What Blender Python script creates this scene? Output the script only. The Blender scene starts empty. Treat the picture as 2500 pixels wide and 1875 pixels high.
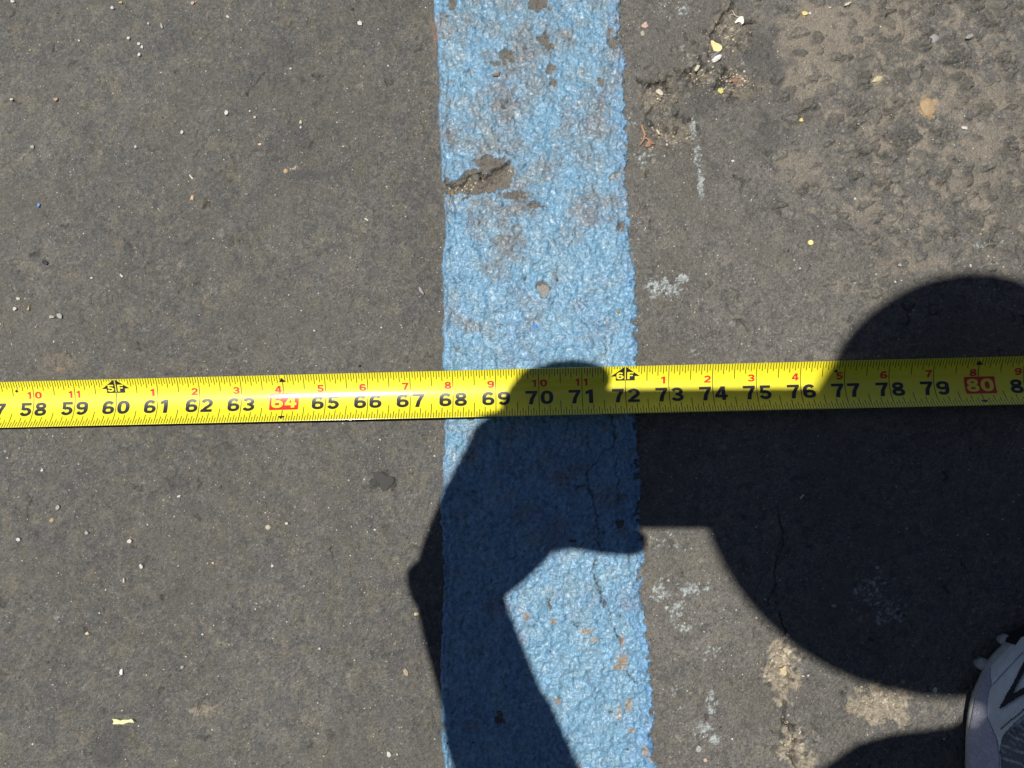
import bpy, bmesh, math, random
import numpy as np
from mathutils import Matrix, Vector
R = math.radians
S = bpy.context.scene
COL = S.collection
random.seed(4)

# ------------------------------------------------------------------ camera
F = 1889.0                       # focal length in photo pixels (photo is 2500 x 1875)
PITCH, YAW, DIST = 4.9, 1.7, 0.460
ROT = Matrix.Rotation(R(YAW), 3, 'Y') @ Matrix.Rotation(R(PITCH), 3, 'X')
RT, UP, VW = ROT @ Vector((1, 0, 0)), ROT @ Vector((0, 1, 0)), ROT @ Vector((0, 0, -1))
CAM = -VW * DIST
cd = bpy.data.cameras.new('camera'); cam = bpy.data.objects.new('camera', cd); COL.objects.link(cam)
cam.matrix_world = Matrix.Translation(CAM) @ ROT.to_4x4()
cd.sensor_width = 36; cd.lens = 36 * F / 2500; cd.clip_start = 0.003; cd.clip_end = 500
S.camera = cam

# ------------------------------------------------------------------ sky, sun, exposure
SUNV = Vector((-0.265, 0.060, 1.0))
ELEV = math.atan2(1.0, math.hypot(SUNV.x, SUNV.y))
AZ = math.atan2(SUNV.x, SUNV.y)
S.world = bpy.data.worlds.new('World'); S.world.use_nodes = True
wn = S.world.node_tree; bgn = wn.nodes['Background']
sky = wn.nodes.new('ShaderNodeTexSky'); sky.sky_type = 'NISHITA'; sky.sun_disc = False
sky.sun_elevation = ELEV; sky.sun_rotation = AZ; sky.air_density = 0.6; sky.dust_density = 0.6; sky.ozone_density = 1.5
wn.links.new(sky.outputs[0], bgn.inputs[0]); bgn.inputs[1].default_value = 0.05
sl = bpy.data.lights.new('sun', 'SUN'); so = bpy.data.objects.new('sun', sl); COL.objects.link(so)
sl.energy = 5.0; sl.angle = R(0.53); sl.color = (1.0, 0.955, 0.88)
so.rotation_euler = (-SUNV).to_track_quat('-Z', 'Y').to_euler()
so.location = (0, 0, 3)
S.view_settings.view_transform = 'Standard'; S.view_settings.look = 'None'
S.view_settings.exposure = 0.0; S.view_settings.gamma = 1.0

# ------------------------------------------------------------------ helpers
def gp(px, py, h=0.0):
    """photo pixel -> point of the real plane z = h"""
    d = RT * ((px - 1250) / F) - UP * ((py - 937.5) / F) + VW
    t = (h - CAM.z) / d.z
    return CAM + d * t
def shp(px, py, h):
    """place at height h whose sun shadow falls on the ground seen at photo pixel"""
    p = gp(px, py, 0)
    return p + SUNV * h
def proj(P):
    """world points (n,3) -> photo pixels"""
    D = np.asarray(P) - np.array(CAM)
    z = D @ np.array(VW)
    return np.stack([1250 + F * (D @ np.array(RT)) / z, 937.5 - F * (D @ np.array(UP)) / z], -1)

def smooth(a, b, x):
    t = np.clip((x - a) / (b - a), 0, 1)
    return t * t * (3 - 2 * t)
def perlin(X, Y, wl, seed):
    rng = np.random.RandomState(seed)
    a = rng.rand() * 6.283
    c, s = math.cos(a), math.sin(a)
    u = (X * c - Y * s) / wl + 137.3; v = (X * s + Y * c) / wl + 91.7
    ui = np.floor(u).astype(np.int64); vi = np.floor(v).astype(np.int64)
    fu, fv = u - ui, v - vi
    tab = rng.rand(4096) * 6.2832
    gx, gy = np.cos(tab), np.sin(tab)
    def g(i, j, dx, dy):
        h = ((ui + i) * 7919 + (vi + j) * 104729 + ((ui + i) * (vi + j)) * 31) & 4095
        return gx[h] * dx + gy[h] * dy
    su = fu * fu * fu * (fu * (fu * 6 - 15) + 10); sv = fv * fv * fv * (fv * (fv * 6 - 15) + 10)
    n0 = g(0, 0, fu, fv) * (1 - su) + g(1, 0, fu - 1, fv) * su
    n1 = g(0, 1, fu, fv - 1) * (1 - su) + g(1, 1, fu - 1, fv - 1) * su
    return (n0 * (1 - sv) + n1 * sv) * 1.5
def fbm(X, Y, wl, seed, octv=4, gain=0.55):
    o = 0; a = 1; tot = 0
    for k in range(octv):
        o = o + a * perlin(X, Y, wl / 2 ** k, seed * 13 + k); tot += a; a *= gain
    return o / tot * 1.35

def tag(o, label=None, cat=None, group=None, kind=None):
    if label: o['label'] = label
    if cat: o['category'] = cat
    if group: o['group'] = group
    if kind: o['kind'] = kind
    return o
def link(name, me, mat=None, parent=None):
    o = bpy.data.objects.new(name, me); COL.objects.link(o)
    if mat is not None:
        me.materials.clear(); me.materials.append(mat)
    if parent is not None: o.parent = parent
    return o
def from_bm(name, bm, mat, parent=None, smooth_=True):
    me = bpy.data.meshes.new(name); bm.to_mesh(me); bm.free()
    if smooth_: me.polygons.foreach_set('use_smooth', [True] * len(me.polygons))
    return link(name, me, mat, parent)
def empty(name, loc, parent=None):
    o = bpy.data.objects.new(name, None); COL.objects.link(o); o.location = loc
    o.empty_display_size = 0.02
    if parent is not None: o.parent = parent
    return o
def grid_mesh(name, P, keep=None, colors=None):
    """P (ny,nx,3) -> quad mesh"""
    ny, nx = P.shape[:2]
    idx = np.arange(ny * nx).reshape(ny, nx)
    q = np.stack([idx[:-1, :-1], idx[:-1, 1:], idx[1:, 1:], idx[1:, :-1]], -1).reshape(-1, 4)
    V = P.reshape(-1, 3); C = None if colors is None else colors.reshape(-1, 3)
    if keep is not None:
        q = q[keep.reshape(-1)]
        used = np.unique(q); rm = np.full(len(V), -1, np.int64); rm[used] = np.arange(len(used))
        V = V[used]; q = rm[q]
        if C is not None: C = C[used]
    me = bpy.data.meshes.new(name)
    me.vertices.add(len(V)); me.vertices.foreach_set('co', V.astype(np.float32).ravel())
    me.loops.add(len(q) * 4); me.loops.foreach_set('vertex_index', q.astype(np.int32).ravel())
    me.polygons.add(len(q)); me.polygons.foreach_set('loop_start', np.arange(0, len(q) * 4, 4, dtype=np.int32))
    me.polygons.foreach_set('loop_total', np.full(len(q), 4, np.int32))
    me.polygons.foreach_set('use_smooth', np.ones(len(q), bool))
    me.update(calc_edges=True)
    if C is not None:
        at = me.color_attributes.new('tone', 'FLOAT_COLOR', 'POINT')
        at.data.foreach_set('color', np.concatenate([C, np.ones((len(C), 1))], 1).astype(np.float32).ravel())
    return me

# ------------------------------------------------------------------ materials
def mat(name, color, rough=0.6, spec=0.5, noise=None, bump=None, coat=0.0, coat_rough=0.1, attr=None, metal=0.0, coords='Object'):
    m = bpy.data.materials.new(name); m.use_nodes = True; nt = m.node_tree
    b = nt.nodes['Principled BSDF']
    b.inputs['Roughness'].default_value = rough; b.inputs['Specular IOR Level'].default_value = spec
    b.inputs['Metallic'].default_value = metal
    b.inputs['Coat Weight'].default_value = coat; b.inputs['Coat Roughness'].default_value = coat_rough
    tc = nt.nodes.new('ShaderNodeTexCoord')
    src = None
    if attr:
        a = nt.nodes.new('ShaderNodeVertexColor'); a.layer_name = attr; src = a.outputs[0]
    else:
        c = nt.nodes.new('ShaderNodeRGB'); c.outputs[0].default_value = (*color, 1); src = c.outputs[0]
    for (sc, lo, hi) in (noise or [(900, 0.88, 1.12)]):
        n = nt.nodes.new('ShaderNodeTexNoise'); n.inputs['Scale'].default_value = sc; n.inputs['Detail'].default_value = 3
        n.inputs['Roughness'].default_value = 0.65
        nt.links.new(tc.outputs[coords], n.inputs['Vector'])
        mr = nt.nodes.new('ShaderNodeMapRange'); mr.inputs['From Min'].default_value = 0.3; mr.inputs['From Max'].default_value = 0.7
        mr.inputs['To Min'].default_value = lo; mr.inputs['To Max'].default_value = hi
        nt.links.new(n.outputs[0], mr.inputs[0])
        vm = nt.nodes.new('ShaderNodeVectorMath'); vm.operation = 'SCALE'
        nt.links.new(src, vm.inputs[0]); nt.links.new(mr.outputs[0], vm.inputs['Scale']); src = vm.outputs[0]
    nt.links.new(src, b.inputs['Base Color'])
    if bump:
        last = None
        for (sc, dist) in bump:
            n = nt.nodes.new('ShaderNodeTexNoise'); n.inputs['Scale'].default_value = sc; n.inputs['Detail'].default_value = 3
            nt.links.new(tc.outputs[coords], n.inputs['Vector'])
            bp = nt.nodes.new('ShaderNodeBump'); bp.inputs['Strength'].default_value = 1.0; bp.inputs['Distance'].default_value = dist
            nt.links.new(n.outputs[0], bp.inputs['Height'])
            if last: nt.links.new(last, bp.inputs['Normal'])
            last = bp.outputs[0]
        nt.links.new(last, b.inputs['Normal'])
    return m
M = {}
M['asphalt'] = mat('asphalt', (.1, .1, .1), 0.66, 0.45, noise=[(9, .93, 1.07), (60, .93, 1.07), (1250, .60, 1.40), (420, .88, 1.12)], bump=[(1150, .0008), (500, .0008)], attr='tone')
M['paint'] = mat('blue_paint', (.1, .3, .5), 0.42, 0.5, noise=[(1300, .74, 1.26), (380, .88, 1.12)], bump=[(900, .00055), (2600, .0002)], coat=.22, coat_rough=.28, attr='tone')

# ------------------------------------------------------------------ terrain rasters
STEP = 0.00065
x0, x1, y0, y1 = -0.40, 0.44, -0.31, 0.33
xs = np.arange(x0, x1, STEP); ys = np.arange(y0, y1, STEP)
def extend(a):
    st = STEP; lo = []; hi = []; p, q = a[0], a[-1]; s = STEP
    while q < 60:
        s *= 1.32; p -= s; q += s; lo.append(p); hi.append(q)
    return np.concatenate([lo[::-1], a, hi]), len(lo)
XS, NE = extend(xs); YS, _ = extend(ys)
X, Y = np.meshgrid(XS, YS)
inner = smooth(0, 0.03, np.minimum(np.minimum(X - x0, x1 - X), np.minimum(Y - y0, y1 - Y)))
_P = proj(np.stack([X, Y, np.zeros_like(X)], -1).reshape(-1, 3)).reshape(X.shape + (2,))
far = (np.abs(X) > 1.2) | (np.abs(Y) > 1.2)
PX = np.where(far, -9999, _P[..., 0]); PY = np.where(far, -9999, _P[..., 1])

def blob(cx, cy, rx, ry, warp=0.45, seed=1, rot=0.0, soft=0.25):
    """soft ragged patch, centre and radii in photo pixels"""
    c = gp(cx, cy); m = 1 / 4100.0
    dx, dy = X - c.x, Y - c.y
    ca, sa = math.cos(rot), math.sin(rot)
    u = (dx * ca + dy * sa) / (rx * m); v = (-dx * sa + dy * ca) / (ry * m)
    near = (np.abs(u) < 2.5) & (np.abs(v) < 2.5)
    o = np.zeros_like(X)
    if near.any():
        r = np.sqrt(u[near] ** 2 + v[near] ** 2)
        n = fbm(X[near], Y[near], min(rx, ry) * m * 1.1, 900 + seed, 4, .65)
        o[near] = 1 - smooth(1 - soft, 1 + soft, r + n * warp * 2)
    return o
def dist_line(pts, wig=0.0006, seed=5, reach=0.01):
    """distance to a polyline given in photo pixels"""
    D = np.full(X.shape, 9.0)
    W = [gp(*p) for p in pts]
    lo = np.array([min(w.x for w in W), min(w.y for w in W)]) - reach; hi = np.array([max(w.x for w in W), max(w.y for w in W)]) + reach
    i0, i1 = np.searchsorted(XS, [lo[0], hi[0]]); j0, j1 = np.searchsorted(YS, [lo[1], hi[1]])
    xx = X[j0:j1, i0:i1]; yy = Y[j0:j1, i0:i1]
    ax = xx + fbm(xx, yy, .006, seed, 3, .7) * wig * 2.4; ay = yy + fbm(xx, yy, .006, seed + 50, 3, .7) * wig * 2.4
    d = np.full(xx.shape, 9.0)
    for a, b in zip(W[:-1], W[1:]):
        vx, vy = b.x - a.x, b.y - a.y; L = vx * vx + vy * vy + 1e-12
        t = np.clip(((ax - a.x) * vx + (ay - a.y) * vy) / L, 0, 1)
        d = np.minimum(d, np.hypot(ax - a.x - t * vx, ay - a.y - t * vy))
    D[j0:j1, i0:i1] = d
    return D

rs = np.random.RandomState(11)
N1 = fbm(X, Y, .11, 1, 3); N2 = fbm(X, Y, .03, 2, 4); N3 = fbm(X, Y, .009, 3, 4, .65); N4 = fbm(X, Y, .0032, 4, 3, .7); N5 = fbm(X, Y, .0017, 5, 2, .7)
N6 = fbm(X, Y, .006, 6, 4, .7); N7 = fbm(X, Y, .015, 7, 5, .7)
rough_r = smooth(1750, 2150, PX) * (1 - smooth(500, 900, PY))            # coarser, dustier asphalt at the upper right
H = .00004 * rs.standard_normal(X.shape) + .0007 * N1 + .0004 * N2 + (.00030 + .00025 * rough_r) * N3 + .00026 * N4 + .00014 * N5
rim_shade = np.zeros(X.shape); stone_c = np.zeros(X.shape); stone_v = np.zeros(X.shape)
def stamp(cx, cy, ra, rb, rot, h, val, sd, sharp=3.0):
    r = max(ra, rb) * 1.7
    i0, i1 = np.searchsorted(XS, [cx - r, cx + r]); j0, j1 = np.searchsorted(YS, [cy - r, cy + r])
    if i1 - i0 < 2 or j1 - j0 < 2: return
    xx = XS[i0:i1][None, :] - cx; yy = YS[j0:j1][:, None] - cy
    ca, sa = math.cos(rot), math.sin(rot)
    u = (xx * ca + yy * sa) / ra; v = (-xx * sa + yy * ca) / rb
    ang = np.arctan2(v, u)
    k = 1 + .20 * np.cos(2 * ang + sd) + .17 * np.cos(3 * ang + sd * 2.1) + .11 * np.cos(5 * ang + sd * 3.7) + .07 * np.cos(8 * ang + sd * 5)
    q = np.sqrt(u * u + v * v) / k
    m = 1 - smooth(.86, 1.06, q)
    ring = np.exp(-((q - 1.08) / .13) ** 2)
    rim_shade[j0:j1, i0:i1] = np.maximum(rim_shade[j0:j1, i0:i1], ring * np.clip(.5 - .5 * (u * ca - v * sa), 0, 1) * min(1, abs(h) / .0008)) if ra > .0012 else rim_shade[j0:j1, i0:i1]
    H[j0:j1, i0:i1] += h * m * (1 - .25 * q ** 2) - abs(h) * .55 * ring
    stone_c[j0:j1, i0:i1] = np.maximum(stone_c[j0:j1, i0:i1], m * (abs(val) > 0))
    stone_v[j0:j1, i0:i1] = np.where(m > .4, val, stone_v[j0:j1, i0:i1])
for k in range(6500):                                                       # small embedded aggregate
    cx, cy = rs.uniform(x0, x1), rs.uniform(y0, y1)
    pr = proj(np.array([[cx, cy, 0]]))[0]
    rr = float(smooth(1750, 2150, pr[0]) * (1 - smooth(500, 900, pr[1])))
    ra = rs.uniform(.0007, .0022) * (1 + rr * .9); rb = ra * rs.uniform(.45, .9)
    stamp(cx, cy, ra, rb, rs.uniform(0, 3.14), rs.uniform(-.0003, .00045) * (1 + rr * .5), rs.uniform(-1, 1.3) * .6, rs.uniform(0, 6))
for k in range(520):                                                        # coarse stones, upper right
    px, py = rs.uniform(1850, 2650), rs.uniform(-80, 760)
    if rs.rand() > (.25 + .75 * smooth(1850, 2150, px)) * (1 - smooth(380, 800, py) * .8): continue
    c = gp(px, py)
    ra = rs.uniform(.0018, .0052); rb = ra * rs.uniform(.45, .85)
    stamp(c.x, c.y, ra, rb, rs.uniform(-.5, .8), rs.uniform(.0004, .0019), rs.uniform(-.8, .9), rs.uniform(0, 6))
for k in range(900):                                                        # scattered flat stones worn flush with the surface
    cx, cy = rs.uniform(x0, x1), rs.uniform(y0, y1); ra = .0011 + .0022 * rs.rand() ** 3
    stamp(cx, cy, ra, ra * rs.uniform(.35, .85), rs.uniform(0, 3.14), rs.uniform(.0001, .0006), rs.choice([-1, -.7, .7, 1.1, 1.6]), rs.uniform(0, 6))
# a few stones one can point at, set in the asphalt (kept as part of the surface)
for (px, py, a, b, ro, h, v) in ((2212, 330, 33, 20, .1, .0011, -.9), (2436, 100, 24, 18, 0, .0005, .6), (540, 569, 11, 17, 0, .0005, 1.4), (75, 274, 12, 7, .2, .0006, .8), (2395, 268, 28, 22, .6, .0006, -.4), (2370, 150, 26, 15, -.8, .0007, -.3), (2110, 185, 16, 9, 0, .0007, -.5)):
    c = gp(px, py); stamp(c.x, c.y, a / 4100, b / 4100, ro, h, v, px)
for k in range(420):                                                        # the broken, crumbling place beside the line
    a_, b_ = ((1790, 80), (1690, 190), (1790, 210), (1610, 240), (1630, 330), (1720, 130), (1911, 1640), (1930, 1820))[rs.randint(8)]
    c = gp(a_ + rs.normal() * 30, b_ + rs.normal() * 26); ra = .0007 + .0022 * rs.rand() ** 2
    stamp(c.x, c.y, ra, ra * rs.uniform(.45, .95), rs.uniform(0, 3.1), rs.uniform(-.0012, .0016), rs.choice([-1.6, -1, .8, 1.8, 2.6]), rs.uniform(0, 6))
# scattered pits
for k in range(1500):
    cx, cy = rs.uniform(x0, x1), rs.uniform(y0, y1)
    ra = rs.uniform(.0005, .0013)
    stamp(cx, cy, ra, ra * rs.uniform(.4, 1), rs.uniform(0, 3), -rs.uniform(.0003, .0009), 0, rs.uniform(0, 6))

cracks = []
def z2(pts, ox, oy, s): return [(ox + a / s, oy + b / s) for a, b in pts]
cr_asphalt = [
    z2([(880, 240), (915, 440), (860, 600), (870, 680), (825, 790)], 1500, 1125, 2.212),
    z2([(900, 830), (940, 960)], 1500, 1125, 2.212),
    z2([(930, 1300), (915, 1400), (965, 1460), (975, 1530), (945, 1580), (1010, 1700)], 1500, 1125, 2.212),
    z2([(1190, 60), (1100, 180), (1040, 280), (975, 400)], 1500, 0, 4.148),
    z2([(975, 400), (1000, 480), (945, 570), (900, 640), (740, 705)], 1500, 0, 4.148),
    z2([(230, 820), (330, 840), (430, 850), (520, 800)], 1500, 0, 4.148),
    z2([(630, 1130), (740, 1220)], 1500, 0, 4.148),
    z2([(1300, 215), (1450, 225)], 1500, 0, 4.148),
    z2([(380, 1080), (310, 1220), (260, 1330)], 1500, 0, 4.148),
    z2([(1040, 880), (1100, 780), (1130, 700)], 1500, 0, 4.148),
    z2([(1830, 1165), (1930, 1130), (2074, 1100)], 1500, 0, 4.148),
    z2([(300, 170), (420, 180), (490, 95), (575, 75), (585, 140), (700, 60), (800, 0)], 1000, 400, 3.318),
    z2([(880, 200), (960, 235), (1060, 320), (1100, 370)], 1000, 400, 3.318),
    [(2365, 292), (2383, 280), (2400, 272)], [(2143, 140), (2158, 172)], [(2450, 150), (2492, 172)],
    [(600, 235), (625, 200), (648, 175)], [(2330, 565), (2338, 600)], [(2300, 575), (2312, 600)], [(2480, 600), (2490, 640)],
]
wid_a = [.0003, .0005, .0008, .0013, .0018, .0018, .0015, .0008, .0006, .0008, .0006, .0010, .0006, .0006, .0005, .0006, .0004, .0004, .0004, .0005]
crackA = np.zeros(X.shape)
for k, (ln, w) in enumerate(zip(cr_asphalt, wid_a)):
    d = dist_line(ln, wig=.0006 if w < .0012 else .0016, seed=60 + k)
    w = w * (1 if w < .0012 else .75) * np.clip(1 + 1.5 * N2 + 1.6 * N3, .15, 2.0) if w >= .0008 else w
    H -= (.0030 if np.max(w) > .0012 else .0012) * (1 - smooth(w * .35, w * 1.25, d))
    crackA = np.maximum(crackA, 1 - smooth(w * .5, w * 1.6, d))
# hollows filled with dusty grit
hollow = np.zeros(X.shape)
for k, b in enumerate([(1790, 70, 50, 60, .3), (1800, 215, 55, 40, .5), (1700, 185, 30, 24, .8), (1615, 235, 52, 36, .6), (1640, 320, 50, 30, .5),
                       (1911, 1630, 38, 66, 1), (2155, 1717, 66, 44, .9), (1930, 1815, 24, 36, .9), (1960, 1868, 32, 28, .8), (1045, 712, 8, 10, .4),
                       (150, 880, 40, 18, .35), (500, 1735, 34, 12, .3), (1165, 448, 55, 20, .5), (1240, 425, 36, 26, .4)]):
    m = blob(b[0], b[1], b[2], b[3], .5, 20 + k, 0, .12)
    hollow = np.maximum(hollow, m * (.45 + .55 * b[4])); H -= (.0014 if b[1] < 1000 else .0003) * m * b[4] - .0009 * m * N4 - .0011 * m * N3

# ---- asphalt tone
def mix(a, b, t): return a * (1 - t[..., None]) + np.array(b) * t[..., None]
C = np.ones(X.shape + (3,)) * np.array((.101, .098, .093))
C = mix(C, (.108, .100, .078), smooth(-.15, .6, N7 + .35 * N3 + .0) * .75)
C = mix(C, (.076, .076, .078), smooth(.0, .6, N2 + .4 * N6) * .6)
C = mix(C, (.160, .150, .125), smooth(.22, .65, N6 + .3 * N7) * .6)
C = mix(C, (.142, .134, .122), smooth(1300, 1750, PX) * .58)
WN = rs.standard_normal(X.shape); WR = rs.rand(*X.shape)
C *= np.clip(1 + .26 * N4 + .26 * N5 + .18 * N3 + .08 * WN + .10 * N6, .4, 1.9)[..., None]
C *= (1 + 1.3 * smooth(.988, .9985, WR) * (1 + .0 * WN) - .55 * (WR < .012))[..., None]
fleck = smooth(.60, .80, fbm(X * .8 + Y * .5, Y * 1.5 - X * .6, .0042, 311, 3, .8)); C = mix(C, (.27, .26, .23), fleck * .5)
darkf = smooth(.58, .78, fbm(X, Y, .0040, 312, 3, .8)); C = mix(C, (.040, .038, .036), darkf * .5)
H -= darkf * .00035
lob = smooth(.22, .34, fbm(X, Y, .011, 320, 5, .74) + .10 * N1); C = mix(C, (.165, .152, .125), lob * (.42 + .25 * smooth(1400, 1800, PX)))
tanp = smooth(.36, .46, fbm(X, Y, .020, 321, 5, .72)); C = mix(C, (.150, .132, .100), tanp * .55)
lace = (1 - smooth(.010, .035, np.abs(fbm(X, Y, .0060, 322, 4, .75)))) * smooth(-.05, .25, fbm(X, Y, .018, 323, 3)); C = mix(C, (.215, .205, .185), lace * .55)
slab = smooth(.25, .33, fbm(X, Y, .008, 324, 4, .7)); C = mix(C, (.068, .068, .071), slab * .6); H += (lob * .00018 - slab * .00015)
broad = fbm(X, Y, .16, 313, 3, .6); C *= (1 + .16 * broad)[..., None]; C = mix(C, (.106, .100, .084), smooth(0, .5, fbm(X, Y, .07, 314, 3)) * .4)
dust = smooth(.0, .5, N7 * .8 + N6 * .5 + rough_r * .42 - .32) * (.10 + .9 * rough_r)
big = np.zeros(X.shape)
for k, b in enumerate([(2010, 90, 110, 95), (1960, 200, 60, 40), (2150, 60, 70, 50), (2330, 220, 150, 60), (2420, 360, 110, 60), (2130, 290, 60, 22), (2390, 450, 70, 40),
                       (2230, 640, 90, 25), (2080, 700, 60, 18), (2060, 870, 60, 8), (1960, 410, 70, 40), (2120, 520, 26, 50)]):
    big = np.maximum(big, blob(*b, .45, 70 + k, 0, .35) * (.85 if k < 3 else .55))
dust = np.clip(np.maximum(dust, big) - stone_c * .55 * (H > 0), 0, 1)
C = mix(C, np.array((.225, .196, .160)), smooth(.12, .75, dust) * .80)
lowr = smooth(1200, 1500, PY); C = mix(C, (.215, .185, .140), hollow * .65 * (1 - lowr)); hl = (hollow * lowr * .85)[..., None]; C = C * (1 - hl) + np.array((.30, .26, .20)) * np.clip(1 + .5 * N4 + .4 * N5, .5, 1.6)[..., None] * hl
C *= (1 + stone_v * stone_c * .30)[..., None]; C *= (1 - .38 * rim_shade * (.4 + .6 * smooth(-.3, .4, N3)))[..., None]  # stone tones, then shade along one side of stone rims put into the colour
# warm rim of grime beside the painted line, darker stains
C = mix(C, (.030, .030, .031), blob(930, 1172, 24, 20, .5, 131) * .85)
C = mix(C, (.030, .030, .031), blob(952, 1178, 13, 20, .5, 132, .7) * .8)
C = mix(C, (.16, .15, .13), blob(935, 1208, 18, 14, .5, 133) * .5)
C = mix(C, (.052, .053, .056), blob(268, 1830, 44, 44, .35, 134, 0, .5) * .65)
C = mix(C, (.05, .05, .055), blob(430, 1170, 40, 24, .5, 135, 0, .5) * .35)
C = mix(C, (.05, .05, .055), blob(739, 1515, 6, 6, .3, 136) * .8)
C = mix(C, (.055, .058, .066), blob(745, 428, 55, 12, .5, 137, 0, .5) * .55)
C = mix(C, (.062, .062, .066), blob(1860, 130, 60, 70, .6, 138, 0, .5) * .45)
C = mix(C, (.062, .062, .066), blob(1690, 240, 70, 40, .6, 139, 0, .5) * .4)
C = mix(C, (.05, .05, .054), blob(1870, 330, 34, 55, .5, 140, 0, .4) * .45)
C = mix(C, (.22, .13, .085), blob(1065, 75, 14, 34, .7, 141) * .5)
C = mix(C, (.30, .25, .17), blob(2142, 194, 17, 9, .5, 142, .5) * .85)
C = mix(C, (.36, .25, .14), blob(2264, 262, 20, 24, .45, 143, 0, .3) * .8)
C = mix(C, (.28, .20, .12), blob(145, 903, 9, 6, .5, 144) * .6)
C = mix(C, (.24, .15, .12), blob(1805, 195, 18, 12, .5, 145) * .6)
C = mix(C, (.022, .020, .018), crackA * .55)
# thin remains of pale blue and white paint on the asphalt
sp = np.zeros(X.shape)
for k, (a, b, rx, ry, w) in enumerate([(1694, 316, 9, 22, 1.2), (1702, 385, 10, 34, .9), (1711, 450, 9, 34, 1.0), (1622, 700, 40, 24, .95), (1669, 680, 13, 11, 1.5),
        (1568, 384, 22, 20, .75), (1541, 294, 12, 20, .7), (1670, 25, 16, 14, .9), (1613, 1441, 26, 26, .8), (1690, 1437, 34, 16, .9), (1649, 1491, 26, 28, .8),
        (1672, 1534, 18, 9, .9), (1737, 1588, 26, 18, .7), (1735, 1717, 14, 30, .8), (1717, 1780, 18, 15, 1.25), (1746, 1805, 12, 10, 1.2), (1627, 1319, 50, 34, .5),
        (2133, 1441, 44, 44, .7), (2173, 1500, 44, 34, .7), (1645, 1375, 60, 30, .25), (1565, 440, 50, 70, .33), (1620, 20, 60, 30, .4), (1550, 610, 16, 60, .4), (1558, 540, 22, 14, .5),
        (2395, 600, 26, 8, .7), (2440, 595, 18, 7, .7), (1842, 690, 10, 22, .5), (1640, 1690, 16, 12, .6), (1660, 1730, 12, 8, .7), (1700, 860, 10, 12, .7), (1750, 788, 10, 8, .6), (1570, 780, 30, 90, .3)]):
    m = blob(a, b, rx, ry, .5, 160 + k, 0, .5)
    nn = fbm(X, Y, .0030, 300, 4, .85) if k == 0 else nn
    sp = np.maximum(sp, smooth(.50, .60, m * w * .72 + nn * .62) * (m > .02))
C = mix(C, (.42, .48, .50), sp * np.clip(.55 + .9 * N4 + .7 * N5, .1, .95)); H += sp * .00012
sc_ = np.zeros(X.shape)                                                     # short hairline scores and torn edges
for k in range(150):
    px, py = rs.uniform(-50, 2550), rs.uniform(-50, 1920); a = rs.uniform(0, 3.14); l = rs.uniform(8, 34) * (1.4 if (px > 1750 and py < 800) else .8)
    m1 = (px + l * .5 * math.cos(a) + rs.normal() * 3, py + l * .5 * math.sin(a) + rs.normal() * 3)
    d = dist_line([(px, py), m1, (px + l * math.cos(a + .5), py + l * math.sin(a + .5))], seed=700 + k, reach=.004)
    w = rs.uniform(.0002, .0006); g_ = 1 - smooth(w, w * 2, d); sc_ = np.maximum(sc_, g_); H -= g_ * .0010
C = mix(C, (.035, .033, .030), sc_ * .5)
C = np.clip(C, .012, .8)
C *= np.array((.985, .985, .965))
C = C * inner[..., None] + np.array((.118, .112, .100)) * (1 - inner[..., None])
H = H * inner

# ------------------------------------------------------------------ painted line
L = [(935, -300), (935, 0), (940, 70), (946, 115), (948, 200), (945, 270), (952, 340), (955, 400), (958, 440), (962, 500), (956, 560), (955, 640), (957, 700), (956, 780), (960, 860), (962, 905), (956, 1000), (955, 1060), (950, 1130), (958, 1200), (958, 1300), (950, 1400), (952, 1500), (955, 1600), (958, 1659), (962, 2000)]
Rr = [(1332, -300), (1338, 0), (1336, 60), (1330, 85), (1350, 110), (1345, 200), (1352, 300), (1350, 400), (1358, 470), (1352, 500), (1366, 560), (1370, 640), (1372, 700), (1375, 800), (1370, 900), (1375, 1000), (1382, 1060), (1376, 1100), (1380, 1160), (1386, 1210), (1382, 1290), (1396, 1380), (1400, 1450), (1408, 1540), (1404, 1590), (1417, 1659), (1430, 2000)]
def edge(pts):
    w = [gp(a / .8848, b / .8848) for a, b in pts]
    yy = np.array([p.y for p in w])[::-1]; xx = np.array([p.x for p in w])[::-1]
    return np.interp(YS, yy, xx)
el, er = edge(L), edge(Rr)
jag = fbm(X, Y, .012, 31, 4, .7) * .0012
jag2 = np.abs(fbm(X, Y, .013, 33, 4, .75)) * .0075
jag = jag + .0007 * N4 + .0005 * N5
dl = X - (el[:, None] + jag * 1.3); dr = (er[:, None] - jag2 + .0022 + jag * .6) - X
T = np.minimum(dl, dr)
chips = np.zeros(X.shape)
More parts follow.
